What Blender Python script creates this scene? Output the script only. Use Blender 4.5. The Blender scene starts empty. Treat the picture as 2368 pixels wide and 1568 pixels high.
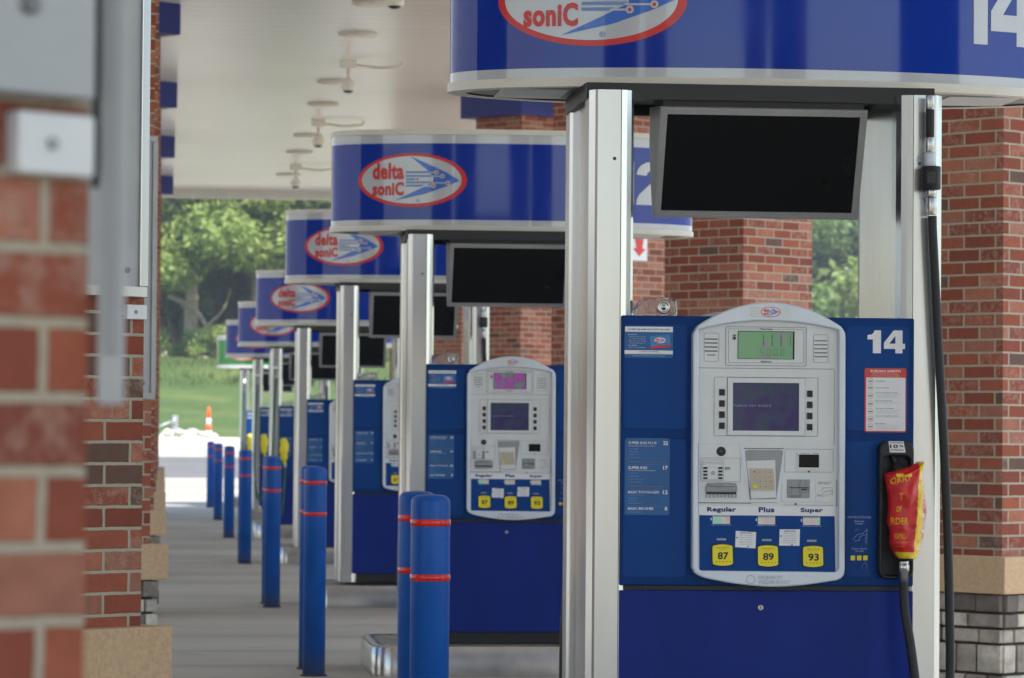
import bpy, bmesh, math, random
from mathutils import Vector, Matrix, noise
random.seed(7)
R = math.radians
S = bpy.context.scene
COL = S.collection

# ------------------------------------------------------------------ camera, world, sun, exposure
cam_d = bpy.data.cameras.new('camera'); cam = bpy.data.objects.new('camera', cam_d); COL.objects.link(cam)
cam.location = (0, 0, 1.43)
yaw = math.atan2(805.3, 8000); pitch = math.atan2(217.5, math.hypot(8000, 805.3)); roll = .008
cam.matrix_world = Matrix.Translation((0, 0, 1.43)) @ Matrix.Rotation(-yaw, 4, 'Z') @ Matrix.Rotation(math.pi/2+pitch, 4, 'X') @ Matrix.Rotation(roll, 4, 'Z')
cam_d.sensor_width = 36; cam_d.sensor_fit = 'HORIZONTAL'; cam_d.lens = 8000/2367*36
cam_d.clip_start = .1; cam_d.clip_end = 3000
cam_d.dof.use_dof = True; cam_d.dof.focus_distance = 11.75; cam_d.dof.aperture_fstop = 8.2
cam_d.dof.aperture_blades = 7
S.camera = cam
W = bpy.data.worlds.new('World'); S.world = W; W.use_nodes = True
nt = W.node_tree; nt.nodes.clear()
sky = nt.nodes.new('ShaderNodeTexSky'); sky.sky_type = 'NISHITA'; sky.sun_disc = False
SUN_EL, SUN_AZ = 56.0, 148.0      # azimuth clockwise from +Y (the row direction)
sky.sun_elevation = R(SUN_EL); sky.sun_rotation = R(SUN_AZ)
sky.air_density = 1.2; sky.dust_density = 1.0; sky.ozone_density = 1.0
bg = nt.nodes.new('ShaderNodeBackground'); bg.inputs[1].default_value = .12
ow = nt.nodes.new('ShaderNodeOutputWorld')
nt.links.new(sky.outputs[0], bg.inputs[0]); nt.links.new(bg.outputs[0], ow.inputs[0])
sun_d = bpy.data.lights.new('sun', 'SUN'); sun = bpy.data.objects.new('sun', sun_d); COL.objects.link(sun)
sun_d.energy = 3.2; sun_d.angle = R(.5); sun_d.color = (1, .96, .90)
sv = Vector((math.sin(R(SUN_AZ))*math.cos(R(SUN_EL)), math.cos(R(SUN_AZ))*math.cos(R(SUN_EL)), math.sin(R(SUN_EL))))
sun.rotation_euler = sv.to_track_quat('Z', 'Y').to_euler()
S.view_settings.view_transform = 'Standard'; S.view_settings.look = 'None'
S.view_settings.gamma = 1; S.view_settings.exposure = 1.38
S.render.engine = 'CYCLES'
S.cycles.max_bounces = 8; S.cycles.diffuse_bounces = 4; S.cycles.transparent_max_bounces = 8

# ------------------------------------------------------------------ materials
def srgb(r, g, b):
    f = lambda c: (c/255/12.92) if c/255 <= .04045 else ((c/255+.055)/1.055)**2.4
    return (f(r), f(g), f(b), 1)
def newmat(name):
    m = bpy.data.materials.new(name); m.use_nodes = True
    n = m.node_tree; b = n.nodes['Principled BSDF']
    return m, n, b
def node(n, t, **kw):
    x = n.nodes.new(t)
    for k, v in kw.items(): setattr(x, k, v)
    return x
def math_n(n, op, a, b=None, c=None):
    x = node(n, 'ShaderNodeMath', operation=op)
    for i, v in enumerate((a, b, c)):
        if v is None: continue
        if isinstance(v, (int, float)): x.inputs[i].default_value = v
        else: n.links.new(v, x.inputs[i])
    return x.outputs[0]
def mix_n(n, fac, a, b, blend='MIX'):
    x = node(n, 'ShaderNodeMix', data_type='RGBA', blend_type=blend)
    for i, v in ((0, fac), (6, a), (7, b)):
        if isinstance(v, (int, float)): x.inputs[i].default_value = v
        elif isinstance(v, (tuple, list)): x.inputs[i].default_value = v
        else: n.links.new(v, x.inputs[i])
    return x.outputs[2]
def ramp_n(n, fac, stops, interp='LINEAR'):
    x = node(n, 'ShaderNodeValToRGB'); x.color_ramp.interpolation = interp
    e = x.color_ramp.elements
    while len(e) < len(stops): e.new(.5)
    for i, (p, c) in enumerate(stops):
        e[i].position = p; e[i].color = c if len(c) == 4 else (*c, 1)
    n.links.new(fac, x.inputs[0]); return x.outputs[0]
def noise_n(n, scale, detail=4, vec=None, rough=.55):
    x = node(n, 'ShaderNodeTexNoise'); x.inputs['Scale'].default_value = scale
    x.inputs['Detail'].default_value = detail; x.inputs['Roughness'].default_value = rough
    if vec is not None: n.links.new(vec, x.inputs['Vector'])
    return x.outputs[0]
def coords(n, sc=(1, 1, 1)):
    t = node(n, 'ShaderNodeTexCoord'); m = node(n, 'ShaderNodeMapping'); m.inputs['Scale'].default_value = sc
    n.links.new(t.outputs['Object'], m.inputs[0]); return m.outputs[0]
def simple(name, col, rough=.5, metal=0, coat=0, var=.12, scale=9, bump=0, bscale=120, spec=.5, sc=(1, 1, 1)):
    """painted/plain surface with faint dirt and roughness variation"""
    m, n, b = newmat(name)
    v = coords(n, sc); nz = noise_n(n, scale, 5, v)
    dark = tuple(c*(1-var) for c in col[:3])+(1,); light = tuple(min(1, c*(1+var)) for c in col[:3])+(1,)
    n.links.new(ramp_n(n, nz, [(.3, dark), (.7, light)]), b.inputs['Base Color'])
    n.links.new(math_n(n, 'MULTIPLY_ADD', nz, .16, rough-.08), b.inputs['Roughness'])
    b.inputs['Metallic'].default_value = metal
    b.inputs['Coat Weight'].default_value = coat; b.inputs['Coat Roughness'].default_value = .03
    b.inputs['Specular IOR Level'].default_value = spec
    if bump:
        bn = node(n, 'ShaderNodeBump'); bn.inputs['Strength'].default_value = bump; bn.inputs['Distance'].default_value = .002
        n.links.new(noise_n(n, bscale, 3, v), bn.inputs['Height']); n.links.new(bn.outputs[0], b.inputs['Normal'])
    return m
M = {}
M['head_blue'] = simple('dispenser_blue', srgb(4, 54, 118), .42, var=.13, scale=3, spec=.12)
M['head_inset'] = simple('dispenser_inset_blue', srgb(5, 64, 134), .36, var=.06, scale=3, spec=.14)
M['door_blue'] = simple('door_blue', srgb(15, 42, 126), .34, var=.16, scale=2.5, sc=(1.5, 1, .35), spec=.15)
M['sign_blue'] = simple('sign_blue', srgb(2, 52, 160), .07, coat=0, spec=.42, var=.05, scale=2)
M['sign_white'] = simple('sign_white', srgb(190, 196, 205), .15, coat=.8, var=.04)
M['sign_green'] = simple('sign_green', srgb(0, 120, 50), .15, coat=.8, var=.05)
M['trim_white'] = simple('trim_white', srgb(222, 220, 210), .4, var=.06, scale=5)
M['under_grey'] = simple('underside_grey', srgb(150, 148, 142), .5, var=.15, scale=4)
M['alu'] = simple('brushed_aluminium', srgb(204, 208, 211), .23, metal=.95, var=.05, scale=2, sc=(3, 3, .5))
M['alu_dark'] = simple('frame_aluminium', srgb(162, 164, 166), .4, metal=.35, var=.08, scale=8)
M['steel'] = simple('stainless_steel', srgb(190, 192, 192), .22, metal=1, var=.1, scale=9)
M['bezel'] = simple('bezel_silver', srgb(208, 218, 230), .36, metal=.15, var=.05, scale=7, coat=.2)
M['plate'] = simple('faceplate_silver', srgb(212, 216, 218), .45, metal=.1, var=.05, scale=7)
M['plate_dark'] = simple('faceplate_grey', srgb(146, 149, 153), .45, metal=.2, var=.05)
M['seam'] = simple('seam_shadow_gap', srgb(45, 48, 52), .8, var=.05)
M['line_grey'] = simple('moulded_line_grey', srgb(120, 124, 128), .6, var=.05)
M['black'] = simple('black_plastic', srgb(18, 18, 20), .5, var=.2, scale=20)
M['rubber'] = simple('hose_rubber', srgb(24, 25, 27), .55, var=.25, scale=14, bump=.3, bscale=200)
M['screen_off'] = simple('screen_off_black', srgb(8, 9, 10), .3, var=.15, scale=2, spec=.2)
M['yellow'] = simple('yellow_plastic', srgb(235, 218, 30), .4, var=.05)
M['red'] = simple('red_print', srgb(205, 40, 42), .4, var=.06, coat=.3)
M['pink'] = simple('faded_pink_vinyl', srgb(225, 130, 125), .4, var=.2, scale=30)
M['white'] = simple('white_print', srgb(225, 228, 232), .4, var=.03)
M['palewhite'] = simple('faint_white_print', srgb(120, 130, 170), .4, var=.03)
M['paleblue'] = simple('pale_blue_print', srgb(110, 145, 205), .35, var=.03)
M['arrow_blue'] = simple('logo_blue', srgb(45, 105, 205), .3, var=.05, coat=.5)
M['navy'] = simple('navy_print', srgb(28, 45, 110), .5, var=.03)
M['ink'] = simple('black_print', srgb(30, 30, 34), .5, var=.03)
M['ink_grey'] = simple('grey_print', srgb(95, 98, 104), .5, var=.03)
def mat_bollard():
    m, n, b = newmat('bollard_plastic_blue'); t = node(n, 'ShaderNodeTexCoord'); sp = node(n, 'ShaderNodeSeparateXYZ'); n.links.new(t.outputs['Object'], sp.inputs[0])
    oi = node(n, 'ShaderNodeObjectInfo'); va = node(n, 'ShaderNodeVectorMath', operation='ADD'); n.links.new(t.outputs['Object'], va.inputs[0]); n.links.new(oi.outputs['Location'], va.inputs[1])
    nz = noise_n(n, 5, 4, va.outputs[0])
    c = ramp_n(n, nz, [(.3, srgb(3, 78, 162)), (.7, srgb(6, 90, 180))])
    sc = noise_n(n, 34, 6, va.outputs[0], .75)
    c = mix_n(n, ramp_n(n, sc, [(.63, (0, 0, 0)), (.70, (.5, .5, .5))]), c, srgb(120, 130, 140))
    low = node(n, 'ShaderNodeMapRange'); n.links.new(sp.outputs[2], low.inputs[0]); low.inputs[1].default_value = .16; low.inputs[2].default_value = .0
    dirt = math_n(n, 'MULTIPLY', low.outputs[0], math_n(n, 'MULTIPLY_ADD', sc, 1.2, .0))
    c = mix_n(n, dirt, c, srgb(96, 92, 84))
    n.links.new(c, b.inputs['Base Color']); n.links.new(math_n(n, 'MULTIPLY_ADD', nz, .2, .3), b.inputs['Roughness']); b.inputs['Specular IOR Level'].default_value = .3
    return m
M['bollard'] = mat_bollard()
M['band'] = simple('reflective_red_tape', srgb(215, 30, 22), .3, var=.22, scale=60, coat=.4, sc=(1, 1, .05))
M['hose_green'] = simple('diesel_hose_green', srgb(30, 90, 60), .5)
M['sticker_blue'] = simple('sticker_blue', srgb(22, 88, 150), .4, var=.08)
M['card_blue'] = simple('card_cyan_blue', srgb(35, 130, 200), .4, var=.1, scale=30)
M['gold'] = simple('dull_gold_print', srgb(130, 125, 60), .5, var=.03)
M['keypad'] = simple('keypad_beige', srgb(200, 190, 170), .5, var=.05)
M['key_line'] = simple('keypad_line', srgb(150, 142, 126), .5, var=.05)
M['light_white'] = simple('fixture_cream', srgb(232, 228, 216), .5, var=.1)
M['fixture_dark'] = simple('fixture_rim', srgb(214, 208, 194), .5, var=.1)
M['cap_blue'] = simple('fascia_blue', srgb(18, 36, 120), .4, var=.06, scale=1.5)
M['cone'] = simple('cone_orange', srgb(255, 90, 25), .5, var=.1)
M['cream_panel'] = simple('lamp_clear_plastic', srgb(190, 190, 188), .12, coat=1, var=.3, scale=25)
def mat_clear():
    m, n, b = newmat('clear_lamp_plastic'); b.inputs['Base Color'].default_value = (.85, .87, .88, 1)
    b.inputs['Transmission Weight'].default_value = .95; b.inputs['Roughness'].default_value = .06; b.inputs['IOR'].default_value = 1.2
    bn = node(n, 'ShaderNodeBump'); bn.inputs['Strength'].default_value = .6; bn.inputs['Distance'].default_value = .004
    n.links.new(noise_n(n, 45, 3, coords(n)), bn.inputs['Height']); n.links.new(bn.outputs[0], b.inputs['Normal']); return m
M['cream_panel'] = mat_clear()
M['rock'] = simple('broken_concrete', srgb(196, 192, 180), .9, var=.3, scale=3, bump=.6, bscale=8)
M['island'] = simple('island_concrete', srgb(158, 154, 144), .85, var=.2, scale=4, bump=.4, bscale=40)
M['cast_stone'] = simple('tan_cast_stone', srgb(192, 163, 130), .9, var=.14, scale=70, bump=.5, bscale=260)
M['lcd'] = None

def mat_display(name, c1, c2, c3, t=(.34, .44, .66)):
    m, n, b = newmat(name); v = coords(n)
    nz = noise_n(n, 20, 1, v)
    n.links.new(ramp_n(n, nz, [(t[0], c1), (t[1], c2), (t[2], c3)]), b.inputs['Base Color'])
    b.inputs['Roughness'].default_value = .15
    n.links.new(ramp_n(n, nz, [(t[0], c1), (t[1], c2), (t[2], c3)]), b.inputs['Emission Color'])
    b.inputs['Emission Strength'].default_value = .05
    return m
M['lcd'] = mat_display('polarised_lcd', srgb(150, 128, 160), srgb(118, 158, 124), srgb(112, 162, 122), (.24, .36, .66))
M['lcd2'] = mat_display('polarised_lcd_magenta', srgb(180, 80, 170), srgb(150, 80, 165), srgb(110, 150, 120))
M['lcd_pink'] = mat_display('price_lcd', srgb(150, 205, 190), srgb(195, 200, 190), srgb(200, 170, 190))
M['screen'] = mat_display('payment_screen', srgb(50, 46, 92), srgb(54, 56, 96), srgb(46, 66, 84))
M['ink_fade'] = simple('lcd_segment', srgb(92, 118, 104), .3, var=.03)

def mat_brick():
    m, n, b = newmat('red_brick')
    uv = node(n, 'ShaderNodeUVMap'); sep = node(n, 'ShaderNodeSeparateXYZ'); n.links.new(uv.outputs[0], sep.inputs[0])
    tc = coords(n)
    oi = node(n, 'ShaderNodeObjectInfo')
    wob = noise_n(n, 22, 3, tc)
    wv = math_n(n, 'MULTIPLY_ADD', wob, .006, -.003)
    U = math_n(n, 'ADD', sep.outputs[0], wv); V = math_n(n, 'ADD', sep.outputs[1], wv)
    v = math_n(n, 'DIVIDE', V, .0677); row = math_n(n, 'FLOOR', v); fv = math_n(n, 'FRACT', v)
    odd = math_n(n, 'MULTIPLY', math_n(n, 'MODULO', row, 2), .5)
    u = math_n(n, 'ADD', math_n(n, 'DIVIDE', U, .2032), odd); colx = math_n(n, 'FLOOR', u); fu = math_n(n, 'FRACT', u)
    cmb = node(n, 'ShaderNodeCombineXYZ'); n.links.new(colx, cmb.inputs[0]); n.links.new(row, cmb.inputs[1])
    n.links.new(math_n(n, 'MULTIPLY', oi.outputs['Random'], 50), cmb.inputs[2])
    wn = node(n, 'ShaderNodeTexWhiteNoise', noise_dimensions='3D'); n.links.new(cmb.outputs[0], wn.inputs['Vector'])
    r = wn.outputs['Value']
    base = ramp_n(n, r, [(0, srgb(138, 70, 50)), (.2, srgb(156, 86, 62)), (.36, srgb(126, 64, 47)), (.5, srgb(170, 108, 84)),
                         (.64, srgb(144, 76, 54)), (.76, srgb(158, 106, 86)), (.86, srgb(132, 68, 48)), (.94, srgb(98, 78, 68))], 'CONSTANT')
    n2 = noise_n(n, 26, 6, tc, .7)
    base = mix_n(n, ramp_n(n, n2, [(.35, (0, 0, 0)), (.75, (.45, .45, .45))]), base, srgb(104, 48, 34), 'MIX')
    # pale efflorescence on some bricks
    wn2 = node(n, 'ShaderNodeTexWhiteNoise', noise_dimensions='3D')
    va = node(n, 'ShaderNodeVectorMath', operation='ADD'); va.inputs[1].default_value = (17.3, 5.1, 3); n.links.new(cmb.outputs[0], va.inputs[0])
    n.links.new(va.outputs[0], wn2.inputs['Vector'])
    sel = math_n(n, 'GREATER_THAN', wn2.outputs['Value'], .62)
    n3 = noise_n(n, 38, 8, tc, .75)
    pale = math_n(n, 'MULTIPLY', sel, ramp_n(n, n3, [(.46, (0, 0, 0)), (.70, (.65, .65, .65))]))
    base = mix_n(n, pale, base, srgb(182, 154, 138))
    eu = math_n(n, 'MULTIPLY', math_n(n, 'MINIMUM', fu, math_n(n, 'SUBTRACT', 1, fu)), .2032)
    ev = math_n(n, 'MULTIPLY', math_n(n, 'MINIMUM', fv, math_n(n, 'SUBTRACT', 1, fv)), .0677)
    e = math_n(n, 'MINIMUM', eu, ev)
    mask = node(n, 'ShaderNodeMapRange'); n.links.new(e, mask.inputs[0]); mask.inputs[1].default_value = .0045; mask.inputs[2].default_value = .0062
    mort = mix_n(n, noise_n(n, 90, 3, tc), srgb(152, 145, 128), srgb(180, 170, 150))
    n.links.new(mix_n(n, mask.outputs[0], mort, base), b.inputs['Base Color'])
    b.inputs['Roughness'].default_value = .85
    h = math_n(n, 'ADD', mask.outputs[0], math_n(n, 'MULTIPLY', noise_n(n, 120, 4, tc), .25))
    bn = node(n, 'ShaderNodeBump'); bn.inputs['Strength'].default_value = .8; bn.inputs['Distance'].default_value = .004
    n.links.new(h, bn.inputs['Height']); n.links.new(bn.outputs[0], b.inputs['Normal'])
    return m
M['brick'] = mat_brick()
def island_mat(name, stops, rough=.9, nscale=30, amt=.3, bump=.5, bscale=60):
    m, n, b = newmat(name); g = node(n, 'ShaderNodeNewGeometry'); v = coords(n)
    c = ramp_n(n, g.outputs['Random Per Island'], stops)
    nz = noise_n(n, nscale, 6, v, .65)
    c = mix_n(n, ramp_n(n, nz, [(.3, (0, 0, 0)), (.75, (amt, amt, amt))]), c, tuple(x*.35 for x in stops[0][1][:3])+(1,))
    n.links.new(c, b.inputs['Base Color']); b.inputs['Roughness'].default_value = rough
    bn = node(n, 'ShaderNodeBump'); bn.inputs['Strength'].default_value = bump; bn.inputs['Distance'].default_value = .006
    n.links.new(noise_n(n, bscale, 5, v), bn.inputs['Height']); n.links.new(bn.outputs[0], b.inputs['Normal'])
    return m
M['stone'] = island_mat('grey_ashlar_stone', [(0, srgb(112, 104, 98)), (.25, srgb(150, 140, 132)), (.5, srgb(176, 168, 156)), (.75, srgb(206, 198, 184)), (1, srgb(226, 220, 206))], nscale=8, amt=.75)
M['mortar'] = simple('stone_mortar', srgb(74, 62, 50), .95, var=.2, scale=40)
def leaf_mat(name, c1, c2, c3):
    m, n, b = newmat(name); g = node(n, 'ShaderNodeNewGeometry')
    c = ramp_n(n, g.outputs['Random Per Island'], [(0, c1), (.5, c2), (1, c3)])
    n.links.new(c, b.inputs['Base Color']); b.inputs['Roughness'].default_value = .55
    tr = node(n, 'ShaderNodeBsdfTranslucent'); n.links.new(c, tr.inputs[0])
    mx = node(n, 'ShaderNodeMixShader'); mx.inputs[0].default_value = .5
    n.links.new(b.outputs[0], mx.inputs[1]); n.links.new(tr.outputs[0], mx.inputs[2])
    n.links.new(mx.outputs[0], n.nodes['Material Output'].inputs[0]); return m
M['leaf_bright'] = leaf_mat('leaf_bright', (.22, .31, .06, 1), (.31, .40, .10, 1), (.42, .48, .16, 1))
M['grass_blade'] = leaf_mat('grass_blade', (.06, .11, .012, 1), (.10, .14, .02, 1), (.19, .21, .06, 1))
M['leaf_mid'] = leaf_mat('leaf_mid', (.12, .21, .05, 1), (.17, .27, .07, 1), (.24, .33, .10, 1))
M['leaf_dark'] = leaf_mat('leaf_dark', (.07, .14, .04, 1), (.11, .19, .06, 1), (.16, .25, .08, 1))
M['bark'] = simple('pale_bark', srgb(150, 138, 116), .9, var=.3, scale=6, bump=.5, bscale=20)
def ground_mat(name, c1, c2, c3, scale, stretch=(1, 1, 1), fine=80, bump=.3, joints=False):
    m, n, b = newmat(name); v = coords(n, stretch)
    a = noise_n(n, scale, 6, v); f = noise_n(n, fine, 4, coords(n))
    c = ramp_n(n, a, [(.3, c1), (.5, c2), (.72, c3)])
    c = mix_n(n, .25, c, ramp_n(n, f, [(.3, c1), (.7, c3)]))
    h = f
    if joints:
        t = node(n, 'ShaderNodeTexCoord'); sp = node(n, 'ShaderNodeSeparateXYZ'); n.links.new(t.outputs['Object'], sp.inputs[0])
        jm = None
        for o, per, off in ((sp.outputs[1], 4.4, 1.2), (sp.outputs[0], 4.0, .9)):
            fr = math_n(n, 'FRACT', math_n(n, 'DIVIDE', math_n(n, 'ADD', o, off+400), per))
            d = math_n(n, 'MULTIPLY', math_n(n, 'MINIMUM', fr, math_n(n, 'SUBTRACT', 1, fr)), per)
            k = math_n(n, 'LESS_THAN', d, .009)
            jm = k if jm is None else math_n(n, 'MAXIMUM', jm, k)
        c = mix_n(n, jm, c, srgb(70, 68, 62))
    if joints:
        st_ = noise_n(n, 1.1, 5, coords(n), .6)
        c = mix_n(n, ramp_n(n, st_, [(.60, (0, 0, 0)), (.74, (.45, .45, .45))]), c, srgb(84, 80, 74))
        ty = noise_n(n, 1.0, 3, coords(n, (.12, 2.2, 1)))
        c = mix_n(n, ramp_n(n, ty, [(.52, (0, 0, 0)), (.72, (.35, .35, .35))]), c, srgb(96, 92, 86))
    n.links.new(c, b.inputs['Base Color']); b.inputs['Roughness'].default_value = .85
    bn = node(n, 'ShaderNodeBump'); bn.inputs['Strength'].default_value = bump; bn.inputs['Distance'].default_value = .004
    n.links.new(h, bn.inputs['Height']); n.links.new(bn.outputs[0], b.inputs['Normal'])
    return m
M['concrete'] = ground_mat('forecourt_concrete', srgb(150, 143, 130), srgb(177, 169, 155), srgb(196, 188, 174), .5, (.25, 1.2, 1), joints=True)
M['asphalt'] = ground_mat('asphalt', srgb(98, 96, 93), srgb(108, 106, 103), srgb(118, 116, 112), .6)
M['dirt'] = ground_mat('building_sand', srgb(176, 150, 116), srgb(196, 178, 150), srgb(214, 204, 184), .9)
M['kerb'] = ground_mat('kerb_concrete', srgb(190, 186, 174), srgb(206, 202, 192), srgb(216, 212, 202), .9)
M['grass'] = ground_mat('meadow_grass', (.03, .07, .008, 1), (.055, .105, .012, 1), (.14, .16, .04, 1), .45, (1, 1, 1), fine=5, bump=1)
def mat_ceiling():
    m, n, b = newmat('canopy_ceiling_panels'); t = node(n, 'ShaderNodeTexCoord'); sp = node(n, 'ShaderNodeSeparateXYZ')
    n.links.new(t.outputs['Object'], sp.inputs[0])
    fr = math_n(n, 'FRACT', math_n(n, 'DIVIDE', math_n(n, 'ADD', sp.outputs[1], 400), .4064))
    d = math_n(n, 'MINIMUM', fr, math_n(n, 'SUBTRACT', 1, fr))
    g = node(n, 'ShaderNodeMapRange'); n.links.new(d, g.inputs[0]); g.inputs[1].default_value = .01; g.inputs[2].default_value = .035
    nz = noise_n(n, .35, 3, t.outputs['Object'])
    base = ramp_n(n, nz, [(.3, srgb(232, 230, 223)), (.7, srgb(241, 239, 234))])
    n.links.new(mix_n(n, g.outputs[0], srgb(190, 184, 172), base), b.inputs['Base Color'])
    b.inputs['Roughness'].default_value = .24
    bn = node(n, 'ShaderNodeBump'); bn.inputs['Strength'].default_value = .4; bn.inputs['Distance'].default_value = .006
    n.links.new(g.outputs[0], bn.inputs['Height']); n.links.new(bn.outputs[0], b.inputs['Normal']); return m
M['ceiling'] = mat_ceiling()

# ------------------------------------------------------------------ mesh helpers
def catmull(pts, k=8):
    P = [Vector(p) for p in pts]; P = [P[0]*2-P[1]]+P+[P[-1]*2-P[-2]]; out = []
    for i in range(1, len(P)-2):
        for j in range(k):
            t = j/k; a, b_, c, d = P[i-1:i+3]
            out.append(.5*((2*b_)+(c-a)*t+(2*a-5*b_+4*c-d)*t*t+(3*b_-a-3*c+d)*t**3))
    out.append(P[-2]); return out
_tcache = {}
def curve_mesh(cu):
    o = bpy.data.objects.new('tmp', cu); me = bpy.data.meshes.new_from_object(o)
    vs = [v.co.copy() for v in me.vertices]; fs = [tuple(p.vertices) for p in me.polygons]
    bpy.data.objects.remove(o); bpy.data.meshes.remove(me); bpy.data.curves.remove(cu); return vs, fs
def text_geo(s, bold):
    k = (s, bold)
    if k not in _tcache:
        cu = bpy.data.curves.new('t', 'FONT'); cu.body = s; cu.offset = bold; cu.resolution_u = 3 if len(s) < 12 else 1
        if bold > .03: cu.space_character = 1.08
        vs, fs = curve_mesh(cu)
        if vs:
            x0 = min(v.x for v in vs); x1 = max(v.x for v in vs); y0 = min(v.y for v in vs); y1 = max(v.y for v in vs)
            vs = [Vector(((v.x-x0)/(x1-x0), (v.y-y0)/(y1-y0), 0)) for v in vs]
        _tcache[k] = (vs, fs)
    return _tcache[k]
class MB:
    def __init__(s): s.bm = bmesh.new(); s.uv = None
    def faces(s, vs, fs, mi=0, smooth=False):
        V = [s.bm.verts.new(v) for v in vs]
        for f in fs:
            try:
                F = s.bm.faces.new([V[i] for i in f]); F.material_index = mi; F.smooth = smooth
            except ValueError: pass
        return s
    def box(s, x0, x1, y0, y1, z0, z1, mi=0, bev=0, seg=2):
        b2 = bmesh.new() if bev else s.bm
        V = [b2.verts.new((x, y, z)) for z in (z0, z1) for (x, y) in ((x0, y0), (x1, y0), (x1, y1), (x0, y1))]
        for f in ((3, 2, 1, 0), (4, 5, 6, 7), (0, 1, 5, 4), (1, 2, 6, 5), (2, 3, 7, 6), (3, 0, 4, 7)):
            F = b2.faces.new([V[i] for i in f]); F.material_index = mi
        if bev:
            bmesh.ops.bevel(b2, geom=b2.edges[:], offset=bev, segments=seg, profile=.5, affect='EDGES')
            s.merge(b2, mi)
        return s
    def merge(s, b2, mi=0, mat=None, smooth=False):
        b2.verts.ensure_lookup_table(); mp = {}
        for v in b2.verts: mp[v] = s.bm.verts.new(mat @ v.co if mat else v.co)
        for f in b2.faces:
            F = s.bm.faces.new([mp[v] for v in f.verts]); F.material_index = mi; F.smooth = smooth
        b2.free(); return s
    def tube(s, pts, r, seg=10, mi=0, caps=True):
        P = [Vector(p) for p in pts]; rings = []; up = Vector((0, 0, 1))
        rr = r if isinstance(r, (list, tuple)) else [r]*len(P)
        t0 = (P[1]-P[0]).normalized(); a = t0.orthogonal().normalized()
        for i, p in enumerate(P):
            t = (P[min(i+1, len(P)-1)]-P[max(i-1, 0)]).normalized()
            a = (a-t*a.dot(t)).normalized(); b_ = t.cross(a)
            rings.append([s.bm.verts.new(p+(a*math.cos(k*2*math.pi/seg)+b_*math.sin(k*2*math.pi/seg))*rr[i]) for k in range(seg)])
        for i in range(len(rings)-1):
            for k in range(seg):
                F = s.bm.faces.new((rings[i][k], rings[i][(k+1) % seg], rings[i+1][(k+1) % seg], rings[i+1][k])); F.smooth = True; F.material_index = mi
        if caps:
            for rg, rv in ((rings[0], True), (rings[-1], False)):
                F = s.bm.faces.new(rg[::-1] if rv else rg); F.material_index = mi
        return s
    def lathe(s, prof, c=(0, 0, 0), seg=24, mi=0, axis='Z', smooth=True):
        rings = []
        for (r, h) in prof:
            ring = []
            for k in range(seg):
                a = k*2*math.pi/seg; x, y = r*math.cos(a), r*math.sin(a)
                co = (c[0]+x, c[1]+y, c[2]+h) if axis == 'Z' else (c[0]+x, c[1]-h, c[2]+y)
                ring.append(s.bm.verts.new(co))
            rings.append(ring)
        for i in range(len(rings)-1):
            for k in range(seg):
                F = s.bm.faces.new((rings[i][k], rings[i][(k+1) % seg], rings[i+1][(k+1) % seg], rings[i+1][k])); F.smooth = smooth; F.material_index = mi
        for rg, rv in ((rings[0], True), (rings[-1], False)):
            if prof[0 if rv else -1][0] > 1e-5:
                F = s.bm.faces.new(rg[::-1] if rv else rg); F.material_index = mi
        return s
    def plan(s, poly, z0, z1, mi=0, smooth=False):
        n = len(poly); a = [s.bm.verts.new((x, y, z0)) for x, y in poly]; b_ = [s.bm.verts.new((x, y, z1)) for x, y in poly]
        for i in range(n):
            F = s.bm.faces.new((a[i], a[(i+1) % n], b_[(i+1) % n], b_[i])); F.material_index = mi; F.smooth = smooth
        F = s.bm.faces.new(b_); F.material_index = mi; F = s.bm.faces.new(a[::-1]); F.material_index = mi
        return s
    def plate(s, loops, y, th, bev=0, mi=0, smooth=False):
        """flat shape(s) with holes in the XZ plane, front face at y, thickness th towards +Y"""
        cu = bpy.data.curves.new('c', 'CURVE'); cu.dimensions = '2D'; cu.fill_mode = 'BOTH'
        cu.extrude = max(th/2-bev, .0001); cu.bevel_depth = bev; cu.bevel_resolution = 2; cu.offset = -bev
        for lp in loops:
            sp = cu.splines.new('POLY'); sp.points.add(len(lp)-1)
            for p, q in zip(sp.points, lp): p.co = (q[0], q[1], 0, 1)
            sp.use_cyclic_u = True
        vs, fs = curve_mesh(cu)
        s.faces([(v.x, y+th/2-v.z, v.y) for v in vs], fs, mi, smooth); return s
    def text(s, t, x0, x1, z0, z1, y, mi=0, bold=.0):
        vs, fs = text_geo(t, bold)
        s.faces([(x0+v.x*(x1-x0), y, z0+v.y*(z1-z0)) for v in vs], fs, mi); return s
    def disc(s, x, z, r, y, mi=0, n=20, rz=None):
        s.faces([(x+r*math.cos(k*2*math.pi/n), y, z+(rz or r)*math.sin(k*2*math.pi/n)) for k in range(n)], [tuple(range(n))], mi); return s
    def build(s, name, mats, parent=None, weld=True):
        me = bpy.data.meshes.new(name)
        if weld: bmesh.ops.recalc_face_normals(s.bm, faces=s.bm.faces[:]) if weld == 'n' else None
        s.bm.to_mesh(me); s.bm.free()
        for m in (mats if isinstance(mats, (list, tuple)) else [mats]): me.materials.append(M[m] if isinstance(m, str) else m)
        o = bpy.data.objects.new(name, me); COL.objects.link(o); o.parent = parent; return o
def tag(o, label=None, cat=None, group=None, kind=None):
    if label: o['label'] = label
    if cat: o['category'] = cat
    if group: o['group'] = group
    if kind: o['kind'] = kind
    return o
def thing(name, loc, label, cat, group=None, rz=0):
    o = bpy.data.objects.new(name, None); COL.objects.link(o); o.location = loc; o.rotation_euler = (0, 0, rz)
    o.empty_display_size = .2
    return tag(o, label, cat, group)
def copy_tree(o, parent=None):
    c = o.copy(); COL.objects.link(c); c.parent = parent
    for ch in list(o.children): copy_tree(ch, c)
    return c
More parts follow.
